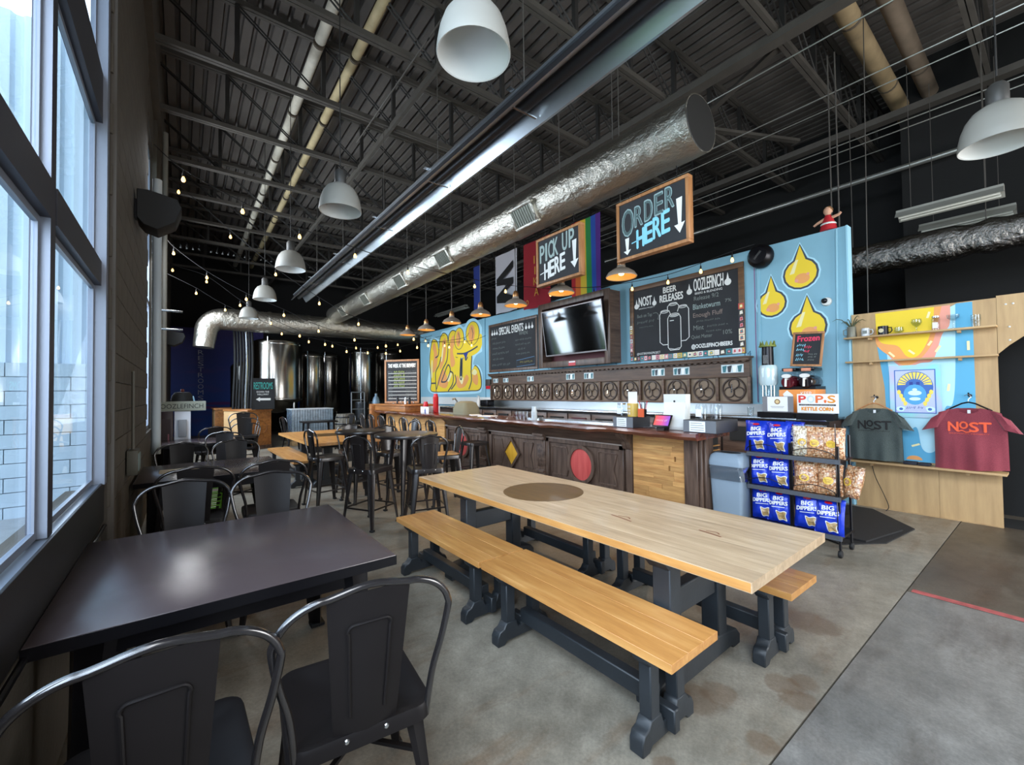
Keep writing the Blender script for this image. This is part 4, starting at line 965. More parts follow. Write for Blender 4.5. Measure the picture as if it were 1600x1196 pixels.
MB().lathe([(0, 0), (.062, 0), (.068, .15), (.066, .16), (0, .16)], 24).build('body', mat('tip_yellow', '#c9a64a', .4), t, smooth=True)
MB().box(-.002, .002, -.065, .065, .13, .30).build('card', M_PAPER, t)
g = MB()
for r_ in range(3):
    for k in range(4):
        a_ = -.55+.30*k-.4; z_ = .025+.04*r_; q_ = [(.0665+.0006*z_/.04, a_), (.0665, a_+.2)]
        vs_ = [(.0685*math.sin(b_), -.0685*math.cos(b_), zz) for b_ in (a_, a_+.07, a_+.13, a_+.2) for zz in (z_, z_+.030 if r_ != 1 else z_+.024)]
        g.add(vs_, [(0, 1, 3, 2), (4, 5, 7, 6)])
g.build('painted_letters', M_CHALKW, t).rotation_euler = (0, 0, -PI/2)
t = thing('pen_cup', 'black cup of pens and scissors with an orange tag beside the tip jar', 'cup', (4.36, 3.10, ZB))
MB().lathe([(0, 0), (.038, 0), (.04, .09), (.037, .09), (.036, .01), (0, .01)], 16).build('cup', M_BLACK, t, smooth=True)
for k in range(6): a = k*1.05; MB().tube([(.015*math.cos(a), .015*math.sin(a), .02), (.045*math.cos(a), .045*math.sin(a), .16+.015*(k % 3))], .005, 6).build('pen', [M_BLACK, M_STEEL, M_RED][k % 3], t)
MB().box(-.052, -.042, -.04, .04, .0, .10).build('orange_tag', mat('orange_tag', '#d65a2c', .5), t, label='orange tag')
t = thing('point_of_sale', 'white tablet stand with a small glowing pink screen on the bar', 'screen', M=face((4.33, 2.70, BT), -90, 0))
MB().prism([(-.14, .0), (-.02, 0), (.0, .04), (-.06, .40), (-.16, .40)], -.13, .13, 0, Matrix(((0, 0, 1, 0), (0, 1, 0, 0), (1, 0, 0, 0), (0, 0, 0, 1)))).build('stand', M_WHITE, t, bevel=.008)
MB().box(-.135, .135, .24, .40, -.06, -.045).build('back_shell', M_WHITE, t); MB().lathe([(0, .002), (.012, .002), (.012, 0)], 14, X=Matrix.Translation((0, .32, -.045))).build('camera_dot', M_GREY, t)
a = thing('payment_screen', 'small black payment terminal with a pink and orange glowing screen', 'screen', M=face((4.20, 2.78, BT+.02), -97, -25))
MB().box(-.12, .12, .02, .17, -.012, 0).build('body', M_BLACK, a, bevel=.006); MB().box(-.05, .05, -.03, .05, -.09, -.012).build('foot', M_BLACK, a)
tn = NT('pink_screen'); c = tn.ramp(tn.n('ShaderNodeSeparateXYZ').outputs[0], [(0, lin('#f0803c')), (1, lin('#8a4ae0'))]); s_ = tn.t.nodes['Separate XYZ']; tn.l(tn.coords((1/.2, 1, 1)), s_.inputs[0])
ad = [n_ for n_ in tn.t.nodes if n_.type == 'VALTORGB'][0]; ad.color_ramp.elements[0].color = lin('#f2553f'); e = ad.color_ramp.elements.new(.45); e.color = lin('#ee4a86')
mp_ = [n_ for n_ in tn.t.nodes if n_.type == 'MAPPING'][0]; mp_.inputs['Location'].default_value = (.5, 0, 0); tn.l(c, tn.b.inputs['Emission Color']); tn.b.inputs['Emission Strength'].default_value = .9; tn.b.inputs['Base Color'].default_value = (.02, .02, .02, 1)
MB().box(-.10, .10, .04, .155, 0, .002).build('screen', tn.m, a, label='glowing pink and orange screen'); scribble(-.075, .085, .15, .03, M_CHALKW, a, .003)
j = jar(4.40, 2.40, ZB, .06, .16, 'clear glass jar with a white label on the near register box', M_JAR); MB().box(-.0615, -.06, -.032, .032, .03, .11).build('paper_label', M_PAPER, j)
jar(4.46, 2.27, ZB, .062, .16, 'plain clear glass jar behind the labelled jar on the near register box', M_JAR)
for k in range(4):
    t = thing('drinking_glass', ['farthest','second','third','nearest'][k]+' upturned clear glass of the short row on the bar, counted from the far end', 'glass', (4.42+.0*k, 5.62-.095*k, BT), 0, 'upturned glasses on the bar'); MB().lathe([(.042, 0), (.036, .13), (.0, .132)], 16).build('body', M_JAR, t, smooth=True)
def cupstack(x, y, z, r, n_, mt, lb, g='cup stacks'):
    t = thing('cup_stack', lb, 'cups', (x, y, z), 0, g); m = MB()
    for i in range(n_): m.lathe([(r, i*.018), (r*1.08, i*.018+.004), (r*.96, i*.018+.018)], 18)
    m.lathe([(r*.9, n_*.018), (r*.72, n_*.018+.07), (0, n_*.018+.07)], 18); m.build('cups', mt, t, smooth=True); return t
cupstack(4.40, 5.15, BT, .046, 8, mat('clear_plastic_cup', '#b9c6cc', .3), 'tall stack of pale plastic cups on the bar')
cupstack(4.40, 8.95, BT, .06, 10, M_RED, 'short stack of red cups on the far bar end'); cupstack(4.55, 8.75, BT, .06, 20, M_RED, 'tall stack of red cups on the far bar end')
cupstack(4.36, 8.82, BT, .05, 4, mat('blue_cup', '#33408c', .4), 'low stack of blue cups below the red cups')
t = thing('cup_caddy', 'white wire cup caddy holding the red and blue cups', 'caddy', (4.46, 8.85, BT)); MB().box(-.14, -.13, -.2, .2, 0, .14).box(.13, .14, -.2, .2, 0, .14).box(-.13, .13, .19, .2, 0, .14).build('panel', M_WHITE, t)
def paper(x, y, w_, h_, r, lb):
    o = MB().box(-w_/2, w_/2, -h_/2, h_/2, 0, .012).build('paper_pile', M_PAPER); o.location = (x, y, BT); o.rotation_euler = (0, 0, r); return tag(o, lb, 'papers', 'papers on the bar')
paper(4.50, 6.6, .22, .30, .3, 'sheaf of white papers lying on the bar by the row of glasses'); paper(4.55, 7.1, .2, .28, -.4, 'second sheaf of papers farther down the bar')
o = MB().box(-.10, .10, -.35, .35, 0, .012).build('steel_tray', M_STEEL); o.location = (4.52, 2.98, BT); tag(o, 'bright steel tray lying on the bar left of the payment terminal', 'tray')
o = MB().box(-.14, .14, -.9, .9, 0, .02).build('drip_tray', M_STEEL); o.location = (4.62, 4.5, BT); tag(o, 'long narrow steel drip tray on the bar', 'tray')
t = thing('equipment_cover', 'olive grey soft cover over a tap tower on the far bar', 'cover', (4.62, 7.55, BT)); m = MB(); vs = []
for k, (wx, wy, z) in enumerate(((.20, .26, 0), (.20, .25, .12), (.16, .20, .24), (.08, .12, .27))): vs += [(x_*(1+.05*math.sin(7*i+k)), y_, z) for i, (x_, y_) in enumerate(rrect(-wx, wx, -wy, wy, min(wx, wy)*.5))]
n = len(vs)//4; m.add(vs, [(k*n+i, k*n+(i+1) % n, (k+1)*n+(i+1) % n, (k+1)*n+i) for k in range(3) for i in range(n)]+[[3*n+i for i in range(n)]]).build('cloth', mat('olive_cloth', '#77745f', .9, bump=.3, bs=12), t, smooth=True)
t = thing('mixer_tap', 'pale metal tap fitting standing behind the cover', 'tap', (4.75, 8.15, BT)); MB().tube([(0, 0, 0), (0, 0, .26), (-.05, 0, .32), (-.10, .02, .30)], .018, 8).tube([(0, .02, .1), (-.12, .14, .14)], .012, 8).build('pipe', M_STEEL, t, smooth=True)
for k in range(7):
    y = 11.3-.25*k; t = thing('bottle', ['first','second','third','fourth','fifth','sixth','seventh'][k]+' small bottle from the left, before the menu board on the raised counter', 'bottle', (4.5, y, 1.226), 0, 'bottles on the raised counter'); h = .12+.05*(k % 3)
    MB().lathe([(0, 0), (.03, 0), (.03, h*.6), (.012, h*.8), (.012, h), (0, h)], 12).build('body', [M_JAR, M_STEEL, M_BLACK][k % 3], t, smooth=True)
# back counter things
zc = 1.126
t = thing('soap_bottle', 'white pump bottle on the back counter under the mural', 'bottle', (6.5, 9.95, zc)); MB().lathe([(0, 0), (.05, 0), (.05, .16), (.02, .2), (.02, .26), (0, .26)], 14).build('body', M_WHITE, t, smooth=True); MB().box(-.06, .01, -.01, .01, .26, .28).build('pump', M_WHITE, t)
t = thing('toaster', 'small black appliance on the back counter beside the tap wall', 'appliance', (6.5, 9.55, zc)); MB().box(-.12, .12, -.17, .17, 0, .17).build('body', M_BLACK, t, bevel=.02); MB().box(-.03, .03, -.12, .12, .168, .172).build('slot', M_RUBBER, t)
b = MB().box(0, .22, 0, .18, 0, .12).build('dispenser', mat('dispenser_dark', '#3b342f', .5), None, bevel=.01); b.matrix_basis = bar_wall(9.98, 1.68, 6.855); tag(b, 'dark wall dispenser left of the tap wall', 'dispenser'); MB().box(0, .22, -.09, -.005, 0, .10).build('red_label', M_RED, b)
# slush machine and beside it the citrus machine
t = thing('slush_machine', 'orange twin tank frozen drink machine on the back counter', 'machine', M=bar_wall(2.40, zc, 6.42))
MB().box(0, .42, .05, .36, -.40, 0).build('body', mat('machine_orange', '#e08a3c', .4), t, bevel=.006); MB().box(-.01, .43, 0, .05, -.42, .10).build('drip_base', M_BLACK, t, bevel=.006)
MB().box(0, .42, .36, .40, -.40, -.02).build('top_plate', M_BLACK, t)
for k in (0, 1):
    x = .105+.21*k; X = Matrix.Translation((x, .46, -.36))
    b = MB().lathe([(0, .0), (.085, .0), (.085, .34), (.07, .36), (0, .36)], 24, X=X).build('bowl', mat('berry_slush' if k == 0 else 'dark_slush', '#5a1a24' if k == 0 else '#191319', .1, coat=1), t, smooth=True)
    MB().box(x-.09, x+.09, .52, .62, -.36, -.02).build('hopper', M_JAR, t); MB().box(x-.085, x+.085, .61, .65, -.36, -.05).build('hopper_lid', M_BLACK, t, bevel=.01)
    MB().box(x-.05, x+.05, .60, .64, -.05, -.02).build('lid_tag', mat('tag_salmon', '#d88a6a', .5), t)
    MB().tube([(x, .50, 0), (x, .50, .05), (x, .42, .06), (x, .40, .06)], .014, 8).build('tap', M_WHITE, t, smooth=True); MB().prism(ell(x, .54, .055, .028, 16), 0, .04).build('tap_handle', M_WHITE, t)
lettering('KEEP', .26, .28, .12, .05, M_CHALKW, t, .003); lettering('IT', .26, .20, .07, .06, M_CHALKW, t, .003); lettering('COOL', .26, .13, .13, .05, M_CHALKW, t, .003)
MB().flat([(.05, .30), (.10, .35), (.17, .29), (.17, .27), (.06, .27)], .003).build('painted_peak', M_CHALKW, t)
t = thing('juicer', 'tall steel and clear juicer with a spiky green top beside the slush machine', 'machine', (6.45, 2.54, zc))
MB().box(-.12, .12, -.09, .09, 0, .04).build('base', M_STEEL, t, bevel=.01)
for k in range(4): a = PI/4+PI/2*k; MB().tube([(.075*math.cos(a), .075*math.sin(a), .04), (.075*math.cos(a), .075*math.sin(a), .42)], .009, 8).build('post', M_STEEL, t)
MB().lathe([(.06, .05), (.06, .36), (.055, .36)], 20).build('cylinder', M_JAR, t, smooth=True)
MB().lathe([(0, .42), (.10, .42), (.115, .46), (.115, .66), (.10, .70), (0, .70)], 24).build('clear_bowl', mat('frosted_bowl', '#b8cdd2', .15, coat=.6), t, smooth=True)
MB().lathe([(0, .70), (.075, .70), (.07, .96), (0, .96)], 20).build('motor', M_BLACK, t, smooth=True); MB().box(-.078, -.07, -.03, .03, .72, .84).build('switch_plate', M_STEEL, t)
m = MB()
for k in range(11): a = 2*PI*k/11; m.add([(.10*math.cos(a-.26), .10*math.sin(a-.26), .96), (.10*math.cos(a+.26), .10*math.sin(a+.26), .96), (.09*math.cos(a), .09*math.sin(a), 1.045), (.06*math.cos(a), .06*math.sin(a), .97)], [(0, 1, 2), (1, 3, 2), (3, 0, 2)])
m.lathe([(0, .955), (.105, .955), (.105, .975), (0, .975)], 20).build('green_crown', mat('olive_green', '#6f7a2d', .6), t)
b5 = chalkboard('chalkboard', 'small wood framed chalk menu leaning on top of the slush machine', face((6.50, 2.28, 1.80), -90, -6, -4), .36, .46, .028, M_FRAMEW, .02)
lettering('Frozen', .06, .33, .25, .075, mat('neon_pink', '#e2385c', .7), b5, Z, .05, .003)
for i, (x, y, wd, mt) in enumerate(((.06, .26, .10, 'b'), (.06, .20, .09, 'b'), (.06, .13, .08, 'b'), (.06, .07, .09, 'b'), (.15, .235, .08, 'p'), (.15, .18, .06, 'p'), (.20, .15, .10, 'g'), (.20, .115, .09, 'g'), (.20, .075, .08, 'g'))): scribble(x, y, wd, .045 if mt != 'g' else .025, {'b': M_CHALKB, 'p': mat('neon_pink', '#e2385c'), 'g': M_CHALKG}[mt], b5, Z, .22)
# counter-top signs near the end
t = thing('counter_sign', 'white and grey card with a round seal at the end of the steel counter', 'sign', M=bar_wall(2.50, 1.20, 6.15)); MB().box(0, .36, 0, .20, -.02, 0).build('block', mat('sign_grey', '#77787c', .5), t); q = MB().box(.06, .30, .005, .195, 0, .002).build('card', M_PAPER, t)
MB().flat(ell(.18, .13, .035, .035, 18), .0025).flat(ell(.18, .13, .022, .022, 14), .0028, 1).build('seal', [mat('seal_brown', '#8a6b3d', .6), mat('seal_cream', '#d9c290', .6)], q); MB().box(.10, .26, .065, .070, .002, .0025).box(.11, .25, .050, .054, .002, .0025).build('print_lines', M_CHALKG, q)
ps = MB().box(0, .42, 0, .23, -.03, 0).build('kettle_corn_sign', M_PAPER, None, bevel=.003); ps.matrix_basis = bar_wall(2.06, 1.20, 6.05); tag(ps, "white block sign reading Pop's kettle corn above the snack rack", 'sign')
for i, (ch, cl_) in enumerate((('P', '#d63a2a'), ('O', '#c8d4d8'), ('P', '#e06a2a'), ("'", '#e06a2a'), ('S', '#e0902a'))): lettering(ch, (.02, .11, .20, .285, .32)[i], .125, (.075, .075, .075, .02, .075)[i], .085 if ch != "'" else .03, mat('pops_'+cl_, cl_, .5), ps, .002, 0, .004)
MB().box(.02, .40, .088, .108, 0, .001).build('dark_band', mat('band_dark', '#33302e', .5), ps); scribble(.04, .091, .34, .014, M_CHALKW, ps, .002)
lettering('KETTLE CORN', .05, .03, .32, .04, mat('pops_#e0902a', '#e0902a'), ps, .002, 0, .004)
st = MB().box(5.95, 6.12, 1.66, 2.1, 1.18, 1.199).build('sign_shelf', M_BLACK); tag(st, 'black shelf edge under the kettle corn sign', 'shelf'); st2 = MB().box(6.03, 6.2, 2.1, 2.52, 1.126, 1.199).build('riser_block', M_BLACK, None); tag(st2, 'low black riser under the seal card', 'block')
MB().box(-.0, .17, -.4, -.02, -.06, 0).build('leg', M_BLACK, st).location = (5.95, 2.06, 1.18)
t = thing('plastic_cup', 'small clear cup on the steel counter by the splash', 'cup', (6.3, 2.72, zc)); MB().lathe([(0, 0), (.035, 0), (.045, .12), (.043, .12), (.033, .005)], 16).build('body', M_JAR, t, smooth=True)

# ---------------- snack rack and bags
rk = thing('snack_rack', 'black wire snack rack on castors beside the bar end', 'rack', (4.60, 1.26, 0), 0)
RL = .76; D_ = .34
for z in (.19, .53, .86):
    s_ = MB().box(-.01, D_, -.02, RL+.0, z-.02, z).build('shelf', M_BLACK, rk); MB().box(-.035, -.01, -.02, RL, z-.035, z+.005).build('shelf_front', mat('rack_grey', '#4b4e54', .45), s_)
for y in (0, RL*.48, RL*.5, RL-.02):
    for x in (0, D_-.02):
        if x and 0 < y < RL-.1: continue
        MB().tube([(x, y, .07), (x, y, 1.06 if x else .98)], .011, 6).build('upright', M_BLACK, rk)
for x, y in ((0, 0), (D_-.02, 0), (0, RL-.02), (D_-.02, RL-.02)):
    c_ = MB().lathe([(0, -.014), (.028, -.014), (.034, -.006), (.034, .006), (.028, .014), (0, .014)], 16, X=Matrix.Translation((x, y, .034)) @ Matrix.Rotation(PI/2, 4, 'X')).build('castor', M_RUBBER, rk, smooth=True)
for z0 in (.86, .53):
    for y0, y1 in ((.0, .38), (.42, .78)):
        MB().tube(spline([(-.02, y0+.01, z0+.0), (-.03, y0+.04, z0+.055), (-.035, (y0+y1)/2, z0+.09), (-.03, y1-.04, z0+.055), (-.02, y1-.01, z0)], 5), .004, 5).build('wire_guard', M_BLACK, rk)
for z0 in (.86, .53, .19): MB().tube(spline([(-.02, .01, z0+.32), (-.05, .0, z0+.18), (-.02, .01, z0+.02)], 6), .004, 5).build('end_wire', M_BLACK, rk)
def pillow(w_, h_, d_, seed):
    r = random.Random(seed); ph = [r.uniform(0, 6) for _ in range(6)]
    def z(u, v):
        a = max(0, 1-u*u)**.55*max(0, 1-(abs(v))**3.2)**.7
        return d_*a*(1+.10*math.sin(5*u+ph[0]+3*v)+.07*math.sin(9*v+ph[1]))+.006*math.sin(14*u+ph[2])*(abs(v)**2)
    return z
def bag(M_, w_, h_, d_, seed, mt, lb, group, blue):
    t = thing('snack_bag', lb, 'bag', M=M_, group=group); zf = pillow(w_, h_, d_, seed); N = 14; vs = []; r = random.Random(seed+5)
    for s_ in (1, -1):
        for i in range(N+1):
            for k in range(N+1):
                u = -1+2*k/N; v = -1+2*i/N; e = 1-.05*(1-abs(u))*0; px = u*w_/2*(1-.06*(1-v*v)); py = h_/2+v*h_/2
                vs.append((px, py, s_*zf(u, v)))
    fs = []; q = (N+1)**2
    for i in range(N):
        for k in range(N):
            a = i*(N+1)+k; fs.append((a, a+1, a+N+2, a+N+1)); fs.append((q+a, q+a+N+1, q+a+N+2, q+a+1))
    body = MB().add(vs, fs).build('bag_body', mt, t, smooth=True)
    def wr(px, py, pz): return (px, py, zf(2*px/w_, 2*py/h_-1)+pz)
    if blue:
        for tx, y, hh, x0, wd, sl in (('BIG', .655, .105, -.20, .40, .08), ('DIPPERS', .495, .10, -.36, .71, .10)):
            g = letters(MB(), tx, x0*w_, y*h_, wd*w_, hh*h_*1.1, .003, 0, sl, wr, .0022); g.build('lettering', M_CHALKW, t)
        MB().add([wr((-.24+.1*k)*w_, (.435+.006*k+.018*j)*h_, .0032) for k in range(6) for j in (0, 1)], [(2*k, 2*k+1, 2*k+3, 2*k+2) for k in range(5)]).build('small_print', M_CHALKW, t)
        g = MB(); g.flat([wr(*p, .0028) for p in []], 0) if False else None
        out = spline([(-.05, .36), (.10, .33), (.24, .37), (.34, .34), (.30, .22), (.34, .08), (.20, .10), (.05, .07), (.0, .20)], 4, True)
        P3 = [wr(a*w_, b*h_, .0045) for a, b in out]; P2 = [wr((.15+(a-.15)*.84)*w_, (.215+(b-.215)*.84)*h_, .0055) for a, b in out]
        cen = [wr(.15*w_, .215*h_, .006)]; n_ = len(out)
        MB().add(P3+[wr((.15+(a-.15)*.84)*w_, (.215+(b-.215)*.84)*h_, .0048) for a, b in out], [(i, (i+1) % n_, n_+(i+1) % n_, n_+i) for i in range(n_)]).build('window_border', M_CHALKW, t)
        MB().add(P2+cen, [(i, (i+1) % n_, n_) for i in range(n_)]).build('print_window', mat('chip_print', '#a98a58', .4, var=.5, vs=28), t)
        e_ = [wr(a, b, .0035) for a, b in ell(-.0*w_, .87*h_, .14*w_, .035*h_, 16)]; MB().add(e_, [list(range(16))]).build('badge', M_RED, t)
    else:
        e_ = [wr(a, b, .004) for a, b in ell(.0, .46*h_, .20*w_, .12*h_, 20)]; MB().add(e_, [list(range(20))]).build('sticker', mat('corn_label', '#dcb440', .5), t)
        g = letters(MB(), 'KETTLE', -.13*w_, .46*h_, .26*w_, .045*h_, .0055, 0, 0, wr); letters(g, 'CORN', -.10*w_, .40*h_, .20*w_, .045*h_, .0055, 0, 0, wr); g.build('lettering', mat('corn_text', '#9a6a1c', .6), t)
        MB().box(-w_*.45, w_*.45, h_*.99, h_*1.05, -.003, .003).build('top_seal', M_JAR, t)
    return t
def corn(name, c1, c2, c3):
    t = NT(name); v = t.n('ShaderNodeTexVoronoi'); v.inputs['Scale'].default_value = 62; t.l(t.coords(), v.inputs['Vector'])
    c = t.ramp(v.outputs['Color'], [(.1, lin(c1)), (.5, lin(c2)), (.9, lin(c3))]); dk = t.ramp(v.outputs['Distance'], [(.35, (1, 1, 1, 1)), (.75, (.45, .35, .28, 1))])
    t.l(t.mix(1, c, dk, 'MULTIPLY'), t.b.inputs['Base Color']); t.set(Roughness=.3, Coat_Weight=.8, Coat_Roughness=.12)
    iv = t.n('ShaderNodeMath', operation='SUBTRACT'); iv.inputs[0].default_value = 1; t.l(v.outputs['Distance'], iv.inputs[1]); t.bump(iv.outputs[0], .7, .012); return t.m
M_CORN = corn('popcorn_orange', '#b87440', '#dda878', '#ecd0b0'); M_CORNW = corn('popcorn_white', '#cdbf9c', '#eee4cb', '#f6f0e2')
def at_rack(y, z, dx=.06, lean=-8, yaw=0): return face((4.60+dx, 1.26+y, z), -90+yaw, lean)
GB = 'blue chip bags on the snack rack'; GP = 'popcorn bags on the snack rack'
for n_, (y, z, dx, lean, yaw, lb) in enumerate(((.70, .862, .06, -9, 4, 'blue chip bag at the left of the top shelf of the rack'), (.50, .862, .05, -7, -3, 'blue chip bag at the right of the left bay, top shelf'),
    (.42, .862, .16, -9, -30, 'blue chip bag turned sideways behind the post, top shelf'),
    (.68, .532, .06, -9, 5, 'blue chip bag at the left of the middle shelf'), (.49, .532, .05, -8, -2, 'blue chip bag at the right of the left bay, middle shelf'),
    (.41, .532, .16, -8, -28, 'blue chip bag turned sideways behind the post, middle shelf'),
    (.66, .192, .07, -9, 5, 'blue chip bag at the left of the bottom shelf'), (.50, .192, .05, -9, -4, 'blue chip bag left of the post, bottom shelf'),
    (.26, .192, .05, -9, 2, 'blue chip bag right of the post, bottom shelf'), (.08, .192, .0, -10, -4, 'blue chip bag at the right end of the bottom shelf'))):
    bag(at_rack(y, z, dx, lean, yaw), .232, .315, .06, 20+n_, M_PLBLUE, lb, GB, True)
for n_, (y, z, dx, lean, yaw, mt, lb, w_) in enumerate(((.29, .862, .06, -6, 8, M_CORNW, 'pale popcorn bag at the left of the top shelf', .17), (.18, .862, .05, -6, 0, M_CORN, 'orange popcorn bag in the middle of the top shelf', .18), (.05, .862, .05, -6, -5, M_CORN, 'orange popcorn bag at the right end of the top shelf', .19),
    (.27, .532, .05, -6, 3, M_CORN, 'orange popcorn bag at the left of the right bay, middle shelf', .20), (.08, .532, .05, -6, -2, M_CORN, 'orange popcorn bag at the right of the middle shelf', .20), (-.06, .532, .07, -14, -38, M_CORN, 'popcorn bag sticking out past the right end of the middle shelf', .20))):
    bag(at_rack(y, z, dx, lean, yaw), w_, .28, .05, 60+n_, mt, lb, GP, False)
# ---------------- bin
t = thing('waste_bin', 'tall pale blue plastic waste bin with a clear liner beside the rack', 'bin', (4.60, 2.20, 0), D(0))
M_BIN = mat('bin_blue', '#8796a3', .45)
def loft(rs, cap0=True, cap1=True):
    n_ = len(rs[0][0]); vs = [(x, y, z) for r_, z in rs for x, y in r_]; fs = [(k*n_+i, k*n_+(i+1) % n_, (k+1)*n_+(i+1) % n_, (k+1)*n_+i) for k in range(len(rs)-1) for i in range(n_)]
    if cap0: fs.append(list(range(n_))[::-1])
    if cap1: fs.append([(len(rs)-1)*n_+i for i in range(n_)])
    return MB().add(vs, fs)
def rr(a, b, r_): return rrect(-a, a, -b, b, r_)
loft([(rr(.105, .145, .03), 0), (rr(.13, .172, .035), .66), (rr(.135, .175, .035), .70)]).build('body', M_BIN, t, smooth=True)
loft([(rr(.14, .18, .04), .70), (rr(.14, .18, .04), .74), (rr(.13, .17, .05), .80), (rr(.10, .14, .05), .83)]).build('lid', M_BIN, t, smooth=True)
MB().prism(ell(0, 0, .07, .105, 24), .8305, .832).build('opening', M_RUBBER, t)
rs = []
for k, z in enumerate((.56, .60, .64, .68, .705)): rs.append(([(x*(1+.05*math.sin(i*2.3+k*1.7)), y*(1+.04*math.cos(i*1.9+k))) for i, (x, y) in enumerate(rr(.15, .19, .05))], z+.0))
o = loft(rs, False, False).build('bin_liner', glass('liner', (.72, .76, .79, 1), 9, .22), t, smooth=True, label='clear plastic liner')
# ---------------- floor mat
t = NT('mat_rubber'); t.b.inputs['Base Color'].default_value = lin('#171617'); t.set(Roughness=.85); t.bump(t.noise(t.coords(), 120, 3), .5)
m = MB(); pts = [(5.35, 1.10), (6.10, 1.02), (6.72, 1.50), (6.72, 1.76), (5.15, 1.66), (4.98, 1.36)]
m.prism(pts, .001, .012); mo = m.build('floor_mat', t.m); tag(mo, 'black rubber mat lying crumpled behind the snack rack', 'mat')
MB().prism([(5.20, 1.22), (5.9, 1.08), (6.14, 1.16), (6.3, 1.6), (5.2, 1.62)], .014, .03).build('folded_flap', t.m, mo)
# ---------------- gift shelf on the plywood wall
def shelf(z, y0, y1, d_, lb, th=.02):
    o = MB().box(6.86-d_, 6.835, y1, y0, z-th, z).build('wall_shelf', M_PLY, None, bevel=.002); tag(o, lb, 'shelf', 'plywood wall shelves')
    for y in (y0-.25, y1+.28): MB().box(6.86-d_*.8, 6.835, y-.012, y+.012, z-th-.03, z-th).build('cleat', M_PLY, o)
    return o
shelf(2.14, 1.74, .44, .16, 'topmost plywood shelf holding the mugs and glasses'); shelf(1.835, 1.74, .44, .12, 'narrow empty plywood shelf below the mugs'); shelf(.60, 1.74, .40, .24, 'lowest plywood shelf under the hanging shirts', .022)
def mug(y, z, r, h, mt, lb, x=6.77):
    t = thing('mug', lb, 'mug', (x, y, z), 0); MB().lathe([(0, 0), (r, 0), (r, h), (r*.92, h), (r*.92, .01), (0, .01)], 20).build('body', mt, t, smooth=True)
    MB().tube([(-.01, -r+.002, h*.8), (-.01, -r-.028, h*.78), (-.01, -r-.034, h*.45), (-.01, -r-.02, h*.22), (-.01, -r+.002, h*.2)], .006, 8).build('handle', mt, t, smooth=True); return t
def mz(y): return 2.141
k_ = mug(1.53, mz(0), .042, .10, mat('mug_white', '#c9cbcc', .3), 'white mug with grey print on the topmost shelf'); MB().box(-.0425, -.0415, -.022, .022, .03, .07).build('print', M_CHALKG, k_)
k_ = mug(1.36, mz(0), .05, .105, M_BLACK, 'black mug with a round cream badge on the topmost shelf'); MB().flat(ell(0, 0, .025, .025, 18), 0, 0, face((-.0508, .01, .05), -90)).build('badge', mat('badge_cream', '#c9bd98', .6), k_)
t = thing('tankard', 'grey handled tankard at the left end of the topmost shelf', 'tankard', (6.77, 1.67, 2.141)); MB().lathe([(0, 0), (.05, 0), (.046, .13), (.05, .135), (.042, .135), (.042, .1), (0, .1)], 18).build('body', mat('pewter', '#7c7a6c', .5, .2), t, smooth=True); MB().tube([(0, .045, .11), (0, .085, .10), (0, .085, .04), (0, .048, .02)], .005, 8).build('handle', mat('pewter', '#7c7a6c'), t, smooth=True)
t = thing('air_plant', 'thin spiky green plant growing in the tankard', 'plant', (6.77, 1.67, 2.245))
for k in range(9):
    a = 2*PI*k/9+.3; L = .10+.05*(k % 3); m = MB(); P_ = [(L*f*math.cos(a), L*f*math.sin(a), .15*math.sin(f*2.2)*(.6+.2*(k % 3))) for f in (0, .25, .5, .75, 1)]
    m.tube(P_, [.006, .006, .005, .004, .001], 5).build('leaf', mat('plant_green', '#4c5138', .7), t)
def glassware(y, prof, lb, name='glass', h=None, mt=None):
    t = thing(name, lb, 'glass', (6.765, y, 2.141), 0, 'glassware on the topmost shelf'); MB().lathe(prof, 20).build('bowl', mt or M_JAR, t, smooth=True); return t
glassware(1.215, [(0, 0), (.03, 0), (.045, .03), (.04, .075), (.037, .075), (.041, .03), (0, .006)], 'small round stemless glass beside the black mug', 'tumbler')
glassware(1.06, [(0, 0), (.035, 0), (.035, .004), (.006, .01), (.006, .055), (.035, .08), (.05, .11), (.043, .15), (.04, .15), (.046, .11), (.03, .082), (0, .06)], 'stemmed snifter glass in the middle of the topmost shelf', 'snifter')
j = jar(6.765, .90, 2.141, .036, .15, 'clear bottle with a white label on the topmost shelf', M_JAR, 'bottle', M_STEEL); MB().box(-.0375, -.036, -.022, .022, .02, .085).build('paper_label', M_PAPER, j)
glassware(.76, [(0, 0), (.034, 0), (.034, .004), (.006, .01), (.008, .08), (.05, .12), (.055, .155), (.051, .155), (.046, .12), (0, .09)], 'wide stemmed glass right of the labelled bottle', 'goblet')
glassware(.59, [(0, 0), (.032, 0), (.04, .08), (.038, .13), (.035, .13), (.037, .08), (0, .006)], 'tall beer glass at the right of the topmost shelf', 'beer_glass')
